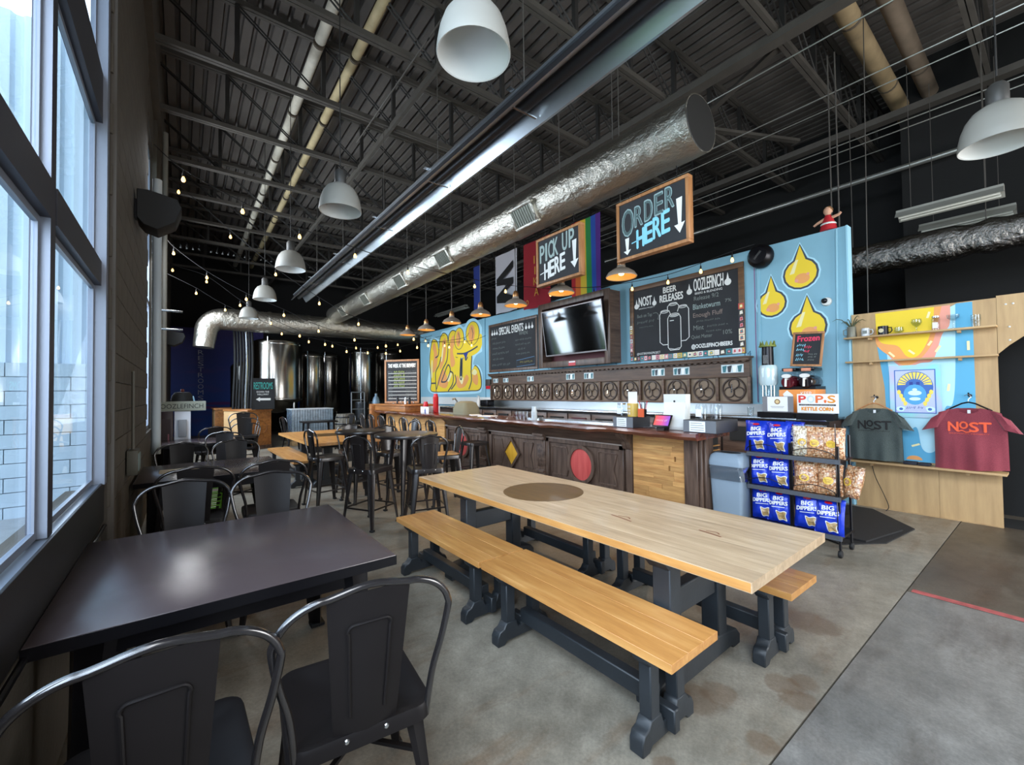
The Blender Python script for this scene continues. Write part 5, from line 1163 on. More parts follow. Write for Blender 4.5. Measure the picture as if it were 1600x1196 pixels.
# shirts
def tshirt(yc, zt, w_, h_, mt, lb, ink, sd, hem=0):
    t = thing('t_shirt', lb, 'shirt', M=face((6.72, yc, zt), -90)); r = random.Random(sd); ph = [r.uniform(0, 6) for _ in range(4)]
    def fold(x, y): return .010*math.sin(26*x+ph[0]+3*y)*min(1, -y*2.2)+.008*math.sin(47*x+ph[1])*min(1, max(0, -y-.25)*3)+.006*math.sin(11*y+9*x+ph[2])
    NU, NV = 28, 26; vs = []; hw = w_/2
    for s_ in (1, -1):
        for i in range(NV+1):
            f = i/NV
            for k in range(NU+1):
                u = -1+2*k/NU
                yt = -.015-.07*abs(u)**1.3 if abs(u) > .36 else -.015-(.075 if s_ > 0 else .02)*(1-(u/.36)**2)**.6-.032*(abs(u)/.36)**2*.6
                y = yt*(1-f)+(-h_+hem*u)*f; X_ = hw*(.86+.14*min(1, f*4)) if f < .3 else hw*(1+.03*(f-.3)); x = u*X_
                d_ = .045*(1-u*u)**.5*(.55+.45*f)
                vs.append((x, y, s_*d_+fold(x, y)+(.02 if s_ > 0 else 0)))
    q = (NU+1)*(NV+1); fs = []
    for i in range(NV):
        for k in range(NU): a = i*(NU+1)+k; fs += [(a, a+1, a+NU+2, a+NU+1), (q+a, q+a+NU+1, q+a+NU+2, q+a+1)]
    m = MB().add(vs, fs)
    for sx in (-1, 1):
        n_ = 14; rings = []
        for j in range(6):
            f = j/5; cx = sx*(hw*.80+.085*f); cy = -.095-.175*f; rad = .078-.004*f
            rings.append([(cx+rad*math.cos(a), cy+sx*rad*(.75-.45*f)*-math.cos(a), .02+.045*math.sin(a)+.006*math.sin(5*a+f*4)) for a in [2*PI*b/n_ for b in range(n_)]])
        vv = [p_ for g_ in rings for p_ in g_]; m.add(vv, [(k*n_+i, k*n_+(i+1) % n_, (k+1)*n_+(i+1) % n_, (k+1)*n_+i) for k in range(5) for i in range(n_)])
    m.build('shirt_body', mt, t, smooth=True)
    def wr(px, py, pz): u = px/hw; return (px, py, .045*(1-u*u)**.5*.75+fold(px, py)+.02+pz)
    g = MB()
    for ch, x, wd, hh, y in (('N', -.155, .075, .10, -.285), ('O', -.07, .062, .075, -.255), ('S', .005, .065, .10, -.285), ('T', .075, .085, .10, -.285)): letters(g, ch, x, y, wd, hh, .006, 0, 0, wr, .004)
    P_ = spline([(-.08, -.285), (-.05, -.275), (-.02, -.292), (.02, -.28)], 5); vs_ = []
    for a, b in P_: vs_ += [wr(a, b+.006, .006), wr(a, b-.006, .006)]
    g.add(vs_, [(2*i, 2*i+1, 2*i+3, 2*i+2) for i in range(len(P_)-1)])
    letters(g, 'BREWING PROJECT', -.15, -.315, .30, .012, .006, 0, 0, wr); g.build('printed_logo', ink, t)
    MB().box(-.012, .012, -.10, -.055, .0, .004).build('neck_label', M_PAPER, t)
    hg = thing('clothes_hanger', 'wooden clothes hanger holding the '+('grey' if sd == 3 else 'red')+' shirt', 'hanger', M=face((6.72, yc, zt), -90)); 
    MB().tube([(-.17, -.06, .02), (-.05, .015, .02), (0, .03, .02), (.05, .015, .02), (.17, -.06, .02)], .008, 8).build('bar', M_FRAMEW if sd == 3 else M_BLACK, hg, smooth=True)
    MB().tube([(0, .03, .02), (0, .06, .02), (.022, .085, .015), (.0, .115, .01), (-.03, .10, .005)], .004, 6).build('hook', M_STEEL, hg, smooth=True)
    wh = thing('wall_hook', 'dark coat hook on the plywood above the '+('grey' if sd == 3 else 'red')+' shirt', 'hook', M=face((6.838, yc, zt+.10), -90)); MB().lathe([(0, .012), (.016, .010), (.018, 0)], 14).build('plate', M_BLACK, wh, smooth=True); MB().tube([(0, 0, .01), (0, 0, .10), (0, .014, .118), (0, .03, .11)], .007, 8).build('peg', M_BLACK, wh, smooth=True)
    return t
def heather(name, c1, c2):
    t = NT(name); t.l(t.ramp(t.noise(t.coords((1, 1, 1)), 220, 3, .7), [(.35, lin(c1)), (.65, lin(c2))]), t.b.inputs['Base Color']); t.set(Roughness=.95, Sheen_Weight=.2); return t.m
tshirt(1.455, 1.28, .50, .66, heather('grey_heather', '#2f3634', '#4d5754'), 'heather grey t-shirt with black print hanging on the plywood wall', mat('ink_black', '#121212', .8), 3)
tshirt(.66, 1.30, .54, .70, heather('red_heather', '#6d2732', '#8f3c47'), 'heather red t-shirt with orange print hanging on the plywood wall', mat('ink_orange', '#e2562f', .7), 8, .03)
p_ = MB(); 
t = thing('poster', 'blue and yellow printed poster pinned between the two shirts', 'poster', M=bar_wall(1.33, 1.14, 6.838))
tp = NT('poster_border'); tp.l(tp.ramp(tp.noise(tp.coords(), 3, 2), [(.35, lin('#8fd9d6')), (.65, lin('#c9b4dc'))]), tp.b.inputs['Base Color'])
MB().box(0, .45, 0, .62, 0, .0015).build('sheet', tp.m, t)
g = MB(); PB = [mat('poster_blue', '#3a66b0', .6), mat('poster_lilac', '#b9c2e6', .6), mat('poster_yellow', '#efd75a', .6), mat('poster_mid', '#4f9fd0', .6), mat('poster_pale', '#cfeef5', .6), M_NAVY]
g.flat([(.045, .05), (.405, .05), (.405, .565), (.045, .565)], .002, 0); g.flat([(.055, .06), (.395, .06), (.395, .555), (.055, .555)], .0022, 1); g.flat(ell(.225, .36, .16, .185, 30), .0024, 0)
for k in range(13):
    a = PI*.03+PI*.94*k/12; g.flat([(.225+.08*math.cos(a-.06), .385+.07*math.sin(a-.06)), (.225+.15*math.cos(a-.10), .385+.15*math.sin(a-.10)), (.225+.15*math.cos(a+.10), .385+.15*math.sin(a+.10)), (.225+.08*math.cos(a+.06), .385+.07*math.sin(a+.06))], .0027, 2)
g.flat(ell(.225, .27, .10, .12, 24), .0027, 3); g.flat(ell(.225, .29, .06, .03, 18), .003, 4); g.flat(ell(.225, .22, .05, .02, 16), .003, 4); g.flat(ell(.225, .33, .022, .016, 12), .0031, 4)
for sx in (-1, 1):
    g.flat([(.225+sx*.045, .385), (.225+sx*.015, .385), (.225+sx*.015, .42), (.225+sx*.045, .42)], .0031, 5)
    for q in range(4): g.flat(ell(.225+sx*(.14-.018*q), .30-.045*q, .018, .028, 12), .0031, 2)
    g.flat(ell(.225+sx*.125, .10, .045, .03, 16), .003, 4); g.flat(ell(.225+sx*.125, .10, .018, .016, 12), .0033, 0)
g.flat([(.12, .07), (.33, .07), (.30, .15), (.15, .15)], .0031, 1); g.build('print', PB, t)
scribble(.15, .10, .15, .035, M_NAVY, t, .0036, .2); scribble(.17, .062, .11, .016, M_CHALKW, t, .0036, .2)
t = thing('folded_shirts', 'dark folded bandanas lying on the lowest plywood shelf', 'cloth', (6.72, 1.10, .601)); MB().box(-.06, .06, -.02, .10, 0, .035).build('cloth', mat('navy_cloth', '#20222d', .9, bump=.3), t, bevel=.012); MB().box(-.06, .06, -.13, -.025, 0, .03).build('cloth', mat('navy_cloth', '#20222d'), t, bevel=.012)
o = MB().tube(spline([(6.80, 1.52, .575), (6.78, 1.48, .40), (6.76, 1.40, .2), (6.77, 1.36, .06), (6.74, 1.38, .008)], 6), .004, 6).build('power_cord', M_RUBBER); tag(o, 'thin black cord hanging under the lowest plywood shelf', 'cord')
# ================================================================ OVERHEAD
def yduct(name, lb, x, z, r, y0, y1, mt, seams, seed=1):
    t = thing(name, lb, 'duct', (x, 0, z)); m = MB(); N = int((y1-y0)/.16); rn = random.Random(seed)
    prof = [(r*(1+rn.uniform(-.012, .012)), y0+(y1-y0)*i/N) for i in range(N+1)]
    prof = [(0, y0+.02), (r*.8, y0+.004), (r*.97, y0+.0)]+prof+[(0, y1)]
    m.lathe([(a, b) for a, b in prof], 40, X=Matrix.Rotation(-PI/2, 4, 'X')); m.build('duct_wrap', mt, t, smooth=True)
    for y in seams: MB().lathe([(r+.003, y-.04), (r+.007, y), (r+.003, y+.04)], 40, X=Matrix.Rotation(-PI/2, 4, 'X')).build('tape_band', mt, t, smooth=True)
    return t
d1 = yduct('foil_duct', 'large silver foil wrapped duct running above the bar', 4.0, 4.1, .28, 2.12, 14.75, M_FOIL, [2.5, 3.7, 5.1, 6.2, 7.4, 8.6, 9.9, 11.2, 12.6])
MB().lathe([(0, 2.115), (.26, 2.115), (.275, 2.13)], 40, X=Matrix.Rotation(-PI/2, 4, 'X')).build('end_cap', mat('duct_end_dark', '#2b2a29', .5, .3), d1)
for y in (4.56, 6.9, 8.85, 11.1, 13.1):
    v = face((-.238, y, -.148), -90, 32); m = MB()
    for q in ((-.25, .25, -.155, -.115), (-.25, .25, .115, .155), (-.25, -.20, -.115, .115), (.20, .25, -.115, .115)): m.box(*q, -.03, .035)
    vo = m.build('vent', M_FOIL, d1, bevel=.008); vo.matrix_basis = v
    g = MB().box(-.20, .20, -.115, .115, 0, .012)
    for i in range(9): g.box(-.192+i*.047, -.182+i*.047, -.11, .11, .012, .026)
    g.build('vent_grille', mat('grille_grey', '#8a8a80', .4, .6), vo)
for y in (3.2, 6.0, 9, 12): MB().tube([(0, y, .27), (0, y, 1.9)], .006, 5).build('hanger_wire', M_JOIST, d1)
t = thing('cross_duct', 'silver duct crossing the room at the back with a downturned end', 'duct', (0, 14.85, 0))
P_ = [(.47, -.02, 2.86), (.49, -.01, 3.05)]+[(.52+.42*(1-math.cos(a)), 0, 3.28+.42*math.sin(a)) for a in [PI/2*k/8 for k in range(9)]]+[(1.3, 0, 3.70), (2.5, 0, 3.70), (4.0, 0, 3.71), (7.6, 0, 3.72)]
rr_ = [.25, .26]+[.27+.04*k/8 for k in range(9)]+[.315, .32, .32, .32]
MB().tube(P_, rr_, 32).build('duct_wrap', M_FOIL, t, smooth=True)
for x in (1.5, 2.1, 3.2, 4.6, 6.0): MB().lathe([(.323, -.05), (.332, 0), (.323, .05)], 32, X=Matrix.Translation((x, 0, 3.71)) @ Matrix.Rotation(PI/2, 4, 'Y')).build('tape_band', M_FOIL, t, smooth=True)
# right foil duct in the dark bay
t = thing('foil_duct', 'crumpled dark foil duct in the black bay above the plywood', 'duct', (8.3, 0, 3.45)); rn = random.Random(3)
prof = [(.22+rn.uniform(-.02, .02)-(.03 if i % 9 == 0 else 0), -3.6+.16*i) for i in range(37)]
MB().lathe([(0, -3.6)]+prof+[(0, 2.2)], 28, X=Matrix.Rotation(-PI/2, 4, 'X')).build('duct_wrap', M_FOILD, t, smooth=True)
for y in (-1.5, .6, 2.0): MB().tube([(0, y, .2), (0, y, 2.5)], .006, 5).build('hanger_wire', M_JOIST, t)
# radiant tube heater
t = thing('tube_heater', 'long radiant tube heater with a mirror reflector under the joists', 'heater', (2.66, 0, 4.33))
pf = [(-.19, -.10), (-.165, -.10), (-.09, .07), (.08, .07), (.20, -.12), (.225, -.12)]; Y0, Y1 = -1.5, 13.6
m = MB()
for i in range(5): a, b = pf[i], pf[i+1]; m.add([(a[0], Y0, a[1]), (b[0], Y0, b[1]), (b[0], Y1, b[1]), (a[0], Y1, a[1])], [(0, 1, 2, 3)])
m.build('reflector', M_REFL, t)
m = MB()
for i in range(1, 4): a, b = pf[i], pf[i+1]; o_ = .006; m.add([(a[0]*1.05-.0, Y0, a[1]+o_), (b[0]*1.05, Y0, b[1]+o_), (b[0]*1.05, Y1, b[1]+o_), (a[0]*1.05, Y1, a[1]+o_)], [(0, 1, 2, 3)])
m.build('housing', M_REFLT, t); MB().tube([(0, Y0, -.02), (0, Y1-.1, -.02)], .055, 16).build('burner_tube', M_REFLT, t, smooth=True)
MB().box(-.135, -.110, Y0, Y1, .045, .075).build('edge_strip', M_REFL, t)
for y in (.6, 3.2, 5.0, 6.9, 9.2, 11.4):
    MB().box(-.20, .20, y-.03, y+.03, .078, .09).box(-.15, .15, y-.012, y+.012, -.085, -.075).build('hanger_bracket', M_STEEL, t); MB().tube([(0, y, .09), (0, y, 1.67)], .006, 5).build('hanger_wire', M_JOIST, t)
# bell lamps
def bell(x, y, z, lb, s_=1.0, top=7.0):
    t = thing('bell_lamp', lb, 'lamp', (x, y, z), 0, 'white bell lamps under the roof')
    o = [(.222, 0), (.226, .012), (.219, .07), (.205, .14), (.18, .21), (.142, .265), (.095, .297), (.06, .305)]
    MB().lathe([(a*s_, b*s_) for a, b in o], 48).build('shade', mat('lamp_shade_outer', '#8b8982', .55), t, smooth=True)
    MB().lathe([(.222*s_, 0), (.214*s_, .004)]+[(a*.96*s_, b*s_-.008) for a, b in o[1:]], 48).build('shade_lining', mat('lamp_shade_inner', '#d2d3d0', .5), t, smooth=True)
    MB().lathe([(0, .25*s_), (.07*s_, .25*s_), (.07*s_, .29*s_)], 20).build('bulb_cup', M_STEEL, t, smooth=True)
    MB().lathe([(.05, .295*s_), (.062, .32*s_), (.062, .44*s_), (.04, .47*s_), (0, .47*s_)], 20).build('ballast_housing', mat('ballast_grey', '#3b3a38', .5), t, smooth=True)
    MB().tube([(0, 0, .53*s_), (0, 0, top-z)], .006, 6).build('stem', M_STRUT, t); return t
for k, y in enumerate((2.16, 4.94, 7.73, 10.5, 13.3)): bell(1.40, y, 3.55, ['nearest white bell lamp, seen from below inside', 'second white bell lamp from the front in the left row', 'third white bell lamp from the front in the left row', 'fourth white bell lamp, above the tank duct', 'farthest small white bell lamp before the blue mural'][k])
bell(4.82, .27, 3.30, 'white bell lamp at the right edge above the dark bay', .98); bell(3.05, .78, 4.28, 'white bell lamp cut off by the top edge, right of the heater', 1.0)
for y in (2.2, 4.94): MB().tube([(2.42, y-.2, 5.93), (2.42, y+2.6, 5.93)], .012, 6).build('lamp_conduit', M_JOIST, ce)
# warm bar pendants
M_SHADE = mat('pendant_shade', '#8d8073', .45, .2); M_COP = mat('copper_cap', '#c08a5a', .3, .9)
M_BULBW = mat('pendant_bulb', (1, .66, .28, 1), .3, emit=14)
for k, y in enumerate((3.34, 4.40, 5.46, 6.50, 7.55, 8.69, 9.68)):
    t = thing('pendant_lamp', ('nearest', 'second', 'third', 'fourth', 'fifth', 'sixth', 'farthest')[k]+' warm pendant lamp in the row above the bar, counted from the front', 'lamp', (4.30, y, 2.90), 0, 'warm pendant lamps above the bar')
    o = [(.185, 0), (.19, .012), (.16, .06), (.10, .10), (.055, .12), (.05, .15)]
    sh = MB().lathe(o, 32).build('shade', M_SHADE, t, smooth=True); MB().lathe([(a*.97, b-.004) for a, b in o[1:]], 32).build('shade_lining', M_SHADEIN, sh, smooth=True)
    MB().lathe([(.048, .14), (.05, .19), (.03, .24), (.012, .25)], 16).build('socket_cap', M_COP, t, smooth=True); MB().tube([(0, 0, .25), (0, 0, 4.1)], .007, 6).build('stem', M_JOIST, t)
    MB().lathe([(0, .025), (.025, .03), (.035, .05), (.025, .08), (.015, .11)], 14).build('bulb', M_BULBW, t, smooth=True)
    l = bpy.data.lights.new('pendant_light', 'SPOT'); l.energy = 34; l.color = (1, .66, .33); l.spot_size = D(150); l.spot_blend = .5; l.shadow_soft_size = .05
    lo = bpy.data.objects.new('pendant_light', l); COL.objects.link(lo); lo.location = (4.30, y, 2.915)
# string lights: cable with hanging bulbs
bulb_me = MB().lathe([(0, -.075), (.016, -.07), (.024, -.052), (.021, -.03), (.012, -.012), (.010, 0)], 12).mesh('bulb', M_BULB, True)
sock_me = MB().lathe([(.010, -.004), (.013, 0), (.013, .04), (.006, .055), (.004, .09)], 10).mesh('socket', M_RUBBER, True)
def strand(pts, lb, ends):
    a, b = ends; t = thing('string_lights', lb, 'string lights', (0, 0, 0), 0, 'strings of warm bulbs across the room')
    up = [(x, y, z+.17) for x, y, z in pts]; MB().tube(spline([a]+up+[b], 5), .006, 5).build('cable', M_RUBBER, t)
    for x, y, z in pts: q = link('bulb', bulb_me, t, loc=(x, y, z+.075)); link('socket', sock_me, q)
strand([(0, 7, 4.3), (.66, 7, 4.04), (1.39, 7, 3.84), (2.21, 7, 3.70), (3.12, 7, 3.58), (4.5, 7, 3.53), (5.25, 7, 3.53), (6.5, 7, 3.62)], 'nearest string of bulbs crossing from the window wall to the television', ((-.3, 7, 4.7), (6.86, 7, 3.75)))
strand([(-.07, 10, 5.26), (.74, 10, 4.59), (1.53, 10, 3.97), (2.38, 10, 3.46), (3.23, 10, 3.08), (4.6, 10, 2.82), (5.0, 10, 2.68), (5.61, 10, 2.67), (6.31, 10, 2.76)], 'second string of bulbs, hanging deepest before the event board', ((-.3, 10, 5.6), (6.78, 10, 3.1)))
strand([(-.15, 11, 4.36), (.4, 11, 3.95), (1.11, 11, 3.58), (1.85, 11, 3.3), (2.6, 11, 2.99), (3.45, 11, 2.83), (4.27, 11, 2.72), (5.16, 11, 2.73), (6.02, 11, 2.83), (6.7, 11, 2.98)], 'third string of bulbs reaching the graffiti mural', ((-.3, 11, 4.75), (6.84, 11, 3.3)))
strand([(-.19, 12.5, 4.36), (.45, 12.5, 4.19), (1.13, 12.5, 3.70), (1.8, 12.5, 3.31), (2.48, 12.5, 3.03), (3.12, 12.5, 2.84), (3.7, 12.5, 2.67), (4.3, 12.5, 2.66), (4.85, 12.5, 2.67), (5.3, 12.5, 2.76)], 'fourth string of bulbs before the steel tanks', ((-.3, 12.5, 4.8), (6.84, 12.5, 3.4)))
strand([(.27, 13.4, 4.06), (.88, 13.4, 3.7), (2.2, 13.4, 3.17), (2.9, 13.4, 2.99), (3.55, 13.4, 2.9), (4.25, 13.4, 2.88), (4.93, 13.4, 2.93), (5.6, 13.4, 3.06), (6.6, 13.4, 3.25)], 'farthest string of bulbs below the cross duct', ((-.3, 13.4, 4.5), (6.84, 13.4, 3.5)))
strand([(6.62, 3.07, 3.43), (6.62, 3.57, 3.37), (6.62, 4.16, 3.32), (6.62, 4.9, 3.35), (6.62, 5.83, 3.44), (6.62, 6.7, 3.6)], 'string of bulbs along the top of the beer release board', ((6.7, 2.78, 3.64), (6.70, 7.1, 3.8)))
# insulated pipes under the deck
def pipe(lb, p0, p1, r, mt, name='roof_pipe', group='insulated pipes under the roof'):
    t = thing(name, lb, 'pipe', (0, 0, 0), 0, group); a, b = Vector(p0), Vector(p1); L = (b-a).length; n = max(1, int(L/1.8))
    for i in range(n):
        q0, q1 = a.lerp(b, i/n), a.lerp(b, (i+1)/n-.004); MB().tube([q0, q1], r, 16).build('pipe_section', mt, t, smooth=True)
    for i in range(1, n): q = a.lerp(b, i/n); MB().tube([q-(b-a).normalized()*.02, q+(b-a).normalized()*.02], r*1.04, 16).build('joint_band', mat('band_brown', '#5c5246', .7), t)
    return t
pipe('white insulated pipe along the roof on the window side', (1.53, .8, 6.6), (1.62, 19.9, 6.6), .075, M_PIPEW); pipe('cream insulated pipe along the roof right of the white one', (2.03, .8, 6.62), (2.16, 19.9, 6.62), .07, M_CREAM)
pipe('cream cracked pipe crossing the upper right corner', (5.0, 1.62, 6.35), (10.9, 1.66, 6.35), .12, mat('pipe_cream_unlit', '#8d7a5b', .8, var=.25, vs=3)); pipe('second cracked cream pipe crossing the upper right corner, nearer the edge', (5.0, 1.24, 6.4), (10.9, 1.29, 6.4), .11, mat('pipe_grey_unlit', '#7b6c5c', .8, var=.25, vs=3))  # pipe colours darkened to paint in the unlit corner
def conduit(x, z, lb, y0=-4, y1=19.9, r=.009): o = MB().tube([(x, y0, z), (x, y1, z)], r, 6).build('conduit', mat('conduit_bright', '#b4b4ae', .3, .8)); tag(o, lb, 'conduit', 'thin conduits along the roof')
for k, (x, z, lb) in enumerate(((6.28, 5.83, 'bright conduit just past the near end of the big foil duct'), (8.15, 5.95, 'bright conduit across the upper right corner, third from the foil duct'), (7.4, 5.75, 'bright conduit across the upper right corner, second from the foil duct'), (9.0, 5.7, 'conduit behind the blue partition, upper of the close pair'), (9.05, 5.6, 'conduit behind the blue partition, lower of the close pair'), (10.0, 5.8, 'farthest conduit near the black outer wall'))): conduit(x, z, lb)
o = MB().tube([(9.6, -4, 5.2), (9.6, 8, 5.2)], .045, 12).build('steel_pipe', mat('conduit_bright', '#b4b4ae'), None, smooth=True); tag(o, 'thick steel pipe in the dark bay behind the right bell lamp', 'pipe')
o = MB().box(3.02, 3.08, 1.9, 2.7, 6.55, 6.7).build('red_channel', mat('dark_red_paint', '#5d1d22', .6)); tag(o, 'dark red steel channel under the roof deck near the first bell lamp', 'channel')
o = MB().lathe([(0, 0), (.07, .0), (.08, .03), (.08, .06), (0, .06)], 20).build('smoke_detector', M_WHITE, None, smooth=True); o.location = (2.22, 4.0, 5.93); tag(o, 'small white smoke detector on the second joist', 'detector')
# fluorescent strips
def fluor(x, y0, y1, z, lb):
    t = thing('strip_light', lb, 'lamp', (x, 0, z), 0, 'unlit fluorescent strip lights'); MB().box(-.05, .05, y0, y1, .05, .12).build('housing', mat('strip_dull', '#8f8e86', .5), t); MB().add([(-.14, y0, 0), (-.05, y0, .09), (-.05, y1, .09), (-.14, y1, 0), (.14, y0, 0), (.05, y0, .09), (.05, y1, .09), (.14, y1, 0)], [(0, 1, 2, 3), (4, 5, 6, 7)]).build('reflector', mat('strip_dull', '#8f8e86', .5), t)
    for x_ in (-.06, .06): MB().tube([(x_, y0+.03, .01), (x_, y1-.03, .01)], .016, 8).build('tube', mat('lamp_tube', '#dcdcd2', .3), t, smooth=True)
    for y in (y0+.15, y1-.15): MB().tube([(0, y, .12), (0, y, 6-z)], .004, 5).build('hanger_wire', M_JOIST, t)
fluor(8.0, .42, 1.42, 3.86, 'upper unlit strip light in the black bay at the right'); fluor(8.75, .36, 1.3, 3.80, 'lower unlit strip light in the black bay, above the crumpled duct'); fluor(9.0, 14.6, 17.2, 4.9, 'strip light far behind the blue partition')
# flags above the partition
def flag(y, z, w_, h_, lb, x=6.72):
    return thing('flag', lb, 'flag', M=bar_wall(y, z, x), group='flags hanging above the bar wall')
def cloth(par, x0, x1, y0, y1, mt, nm, ph=0, lift=0):
    m = MB(); nx, ny = 8, 14; vs = []
    for j in range(ny+1):
        for i in range(nx+1):
            x = x0+(x1-x0)*i/nx; y = y0+(y1-y0)*j/ny; vs.append((x, y, .03*math.sin(9*x+ph)*(1-.7*j/ny)+lift))
    m.add(vs, [(j*(nx+1)+i, j*(nx+1)+i+1, (j+1)*(nx+1)+i+1, (j+1)*(nx+1)+i) for j in range(ny) for i in range(nx)]); return m.build(nm, mt, par, smooth=True)
f = flag(9.40, 3.60, .95, 1.55, 'white flag with a bold black letter on its side'); cloth(f, 0, .95, 0, 1.56, mat('flag_white', '#b9b7bd', .9), 'cloth')
d = MB()
for a, b in (((.08, 1.05), (.82, 1.22)), ): pass
g = MB(); g.flat([(.10, .92), (.82, 1.28), (.82, 1.10), (.38, .88), (.82, .84), (.82, .68), (.38, .52), (.82, .36), (.82, .18), (.10, .28), (.10, .46), (.55, .70), (.10, .74)], .04); g.build('black_letter', M_BLACKW, f)
f = flag(8.18, 3.52, .95, 1.6, 'dark red flag with gold lettering'); cloth(f, 0, .95, 0, 1.62, mat('flag_red', '#8f1a26', .9), 'cloth', 1)
bk = MB()
for i, ch in enumerate('IIKA'): letters(bk, ch, .36+.02*i+(.06 if ch == 'I' else 0), 1.05-i*.26, .16 if ch != 'I' else .04, .19, .042)
bk.build('lettering', mat('flag_gold', '#c08a2e', .8), f); MB().ribbon(ell(.16, .16, .04, .05, 12), .015, .042, 0, True).build('gold_ring', mat('flag_gold', '#c08a2e'), f)
f = flag(6.55, 3.52, .95, 1.6, 'rainbow striped flag partly hidden by the pick up sign')
for i, c_ in enumerate(('#b5282f', '#d2692c', '#d8b83a', '#2f8a48', '#2d56b0', '#59308a')): cloth(f, .14*i, .14*(i+1), 0, 1.62, mat('stripe_'+c_[1:], c_, .9), 'stripe', 1.2*i*0)
f = flag(11.25, 4.1, .4, 1.3, 'narrow blue flag far behind the fifth pendant', 7.2); cloth(f, 0, .36, -.3, 1.3, mat('flag_blue', '#24357f', .9), 'cloth'); MB().tube([(.18, 1.3, 0), (.18, 2.9, 0)], .006, 5).build('cord', M_BLACK, f)
for (y, x, lb) in ((8.9, 6.72, 'thin rod carrying the white and red flags'), (6.1, 6.72, 'thin rod carrying the rainbow flag')): o = MB().tube([(x, y-.6 if y < 7 else 7.2, 5.18), (x, y+.6, 5.18)], .012, 6).tube([(x, y+.4, 5.18), (x, y+.4, 6.0)], .006, 5).build('flag_rod', M_BLACK); tag(o, lb, 'rod')
# wall fittings
sp = thing('wall_speaker', 'black round speaker at the top of the blue wall by the board', 'speaker', M=bar_wall(2.73, 3.46, 6.86)); MB().lathe([(0, .20), (.12, .19), (.165, .14), (.175, .06), (.13, .02), (.13, 0)], 28).build('body', M_BLACK, sp, smooth=True); MB().box(-.015, .015, -.07, .07, .196, .202, 0, Matrix.Rotation(-.7, 4, 'Z')).build('badge', M_STEEL, sp)
o = MB().tube([(6.84, 2.85, 3.4), (6.838, 2.85, 2.2), (6.838, 2.84, 1.3)], .006, 6).build('speaker_cord', mat('cord_purple', '#7a4a78', .6)); tag(o, 'thin purple cord running down the blue wall from the round speaker', 'cord')
o = MB().tube([(6.845, 1.86, 1.13), (6.845, 1.82, 3.6)], .014, 8).build('wall_conduit', M_BLUE); tag(o, 'blue painted conduit up the right end of the blue wall', 'conduit')
sp = thing('security_camera', 'small white dome camera on the blue wall near its right end', 'camera', M=bar_wall(1.95, 2.66, 6.86)); MB().lathe([(0, .05), (.05, .045), (.06, 0)], 20).build('mount', M_WHITE, sp, smooth=True); MB().lathe([(0, .075), (.02, .072), (.034, .055), (.036, .04)], 16, X=Matrix.Translation((-.015, .01, .01))).build('lens', M_BLACK, sp, smooth=True)
for k, y in enumerate((1.80, 1.88)): o = MB().tube([(6.9, y, 3.62), (6.9, y, 6.0)], .009, 6).build('suspension_rod', M_JOIST); tag(o, ('front', 'rear')[k]+' thin rod rising from the right end of the blue wall', 'rod')
o = MB().tube([(7.0, 1.55, 2.44), (7.0, 1.50, 7.0)], .006, 5).build('drop_cable', M_JOIST); tag(o, 'thin vertical cable before the dark bay above the plywood', 'cable')
dl = thing('doll', 'small doll in a red dress sitting on top of the blue wall', 'doll', (6.90, 1.92, 3.62)); MB().lathe([(0, 0), (.10, 0), (.085, .08), (.05, .17), (.035, .21), (0, .22)], 18).build('red_dress', mat('doll_red', '#b31a24', .8), dl, smooth=True); MB().lathe([(0, .20), (.03, .21), (.052, .25), (.05, .29), (.03, .32), (0, .325)], 16).build('head', mat('doll_skin', '#d3a184', .7), dl, smooth=True)
MB().lathe([(.054, .262), (.056, .29), (.035, .325), (0, .332)], 16, (.008, 0, 0)).build('hair', mat('doll_hair', '#7a5530', .9), dl, smooth=True); MB().tube([(0, .04, .17), (-.02, .12, .13), (-.03, .16, .10)], [.022, .018, .014], 8).tube([(0, -.04, .17), (-.02, -.12, .18), (-.03, -.15, .2)], [.022, .018, .014], 8).build('arms', mat('doll_skin', '#d3a184'), dl, smooth=True); MB().lathe([(.087, .075), (.09, .09), (.082, .10)], 18).build('white_trim', M_WHITE, dl)
# left wall speakers and fittings
def wedge_speaker(x0, x1, y, z0, z1, lb):
    t = thing('wedge_speaker', lb, 'speaker', (0, y, 0), 0, 'black speakers on the window wall'); w_ = x1-x0; h_ = z1-z0
    MB().prism([(x0, z1-.02*h_), (x0+.25*w_, z1), (x1-.1*w_, z1-.10*h_), (x1, z1-.32*h_), (x1-.14*w_, z0+.28*h_), (x0+.45*w_, z0), (x0+.15*w_, z0+.08*h_), (x0, z0+.25*h_)], -.14, .14, 0, Matrix(((1, 0, 0, 0), (0, 0, 1, 0), (0, 1, 0, 0), (0, 0, 0, 1)))).build('cabinet', M_RUBBER, t, bevel=.006, seg=1); MB().box(x0-.02, x0+.05, -.04, .04, z0+.3*h_, z1-.2*h_).build('bracket', M_BLACK, t); return t
wedge_speaker(-.34, -.01, 5.3, 3.06, 3.42, 'large black wedge speaker high on the window wall pier'); wedge_speaker(-.32, .05, 12.3, 2.62, 2.96, 'small far black speaker on the window wall')
o = MB().tube([(-.27, 7.25, .75), (-.27, 7.25, 4.35)], .05, 12).build('downpipe', mat('pipe_pale', '#b7c3cb', .5), None, smooth=True); tag(o, 'pale vertical pipe against the window wall behind the pier', 'pipe')
o = MB().tube([(-.25, 9.1, 1.4), (-.24, 9.1, 5.9)], .04, 10).build('downpipe', mat('pipe_grey', '#77746b', .6), None, smooth=True); tag(o, 'dull grey vertical pipe farther along the window wall', 'pipe')
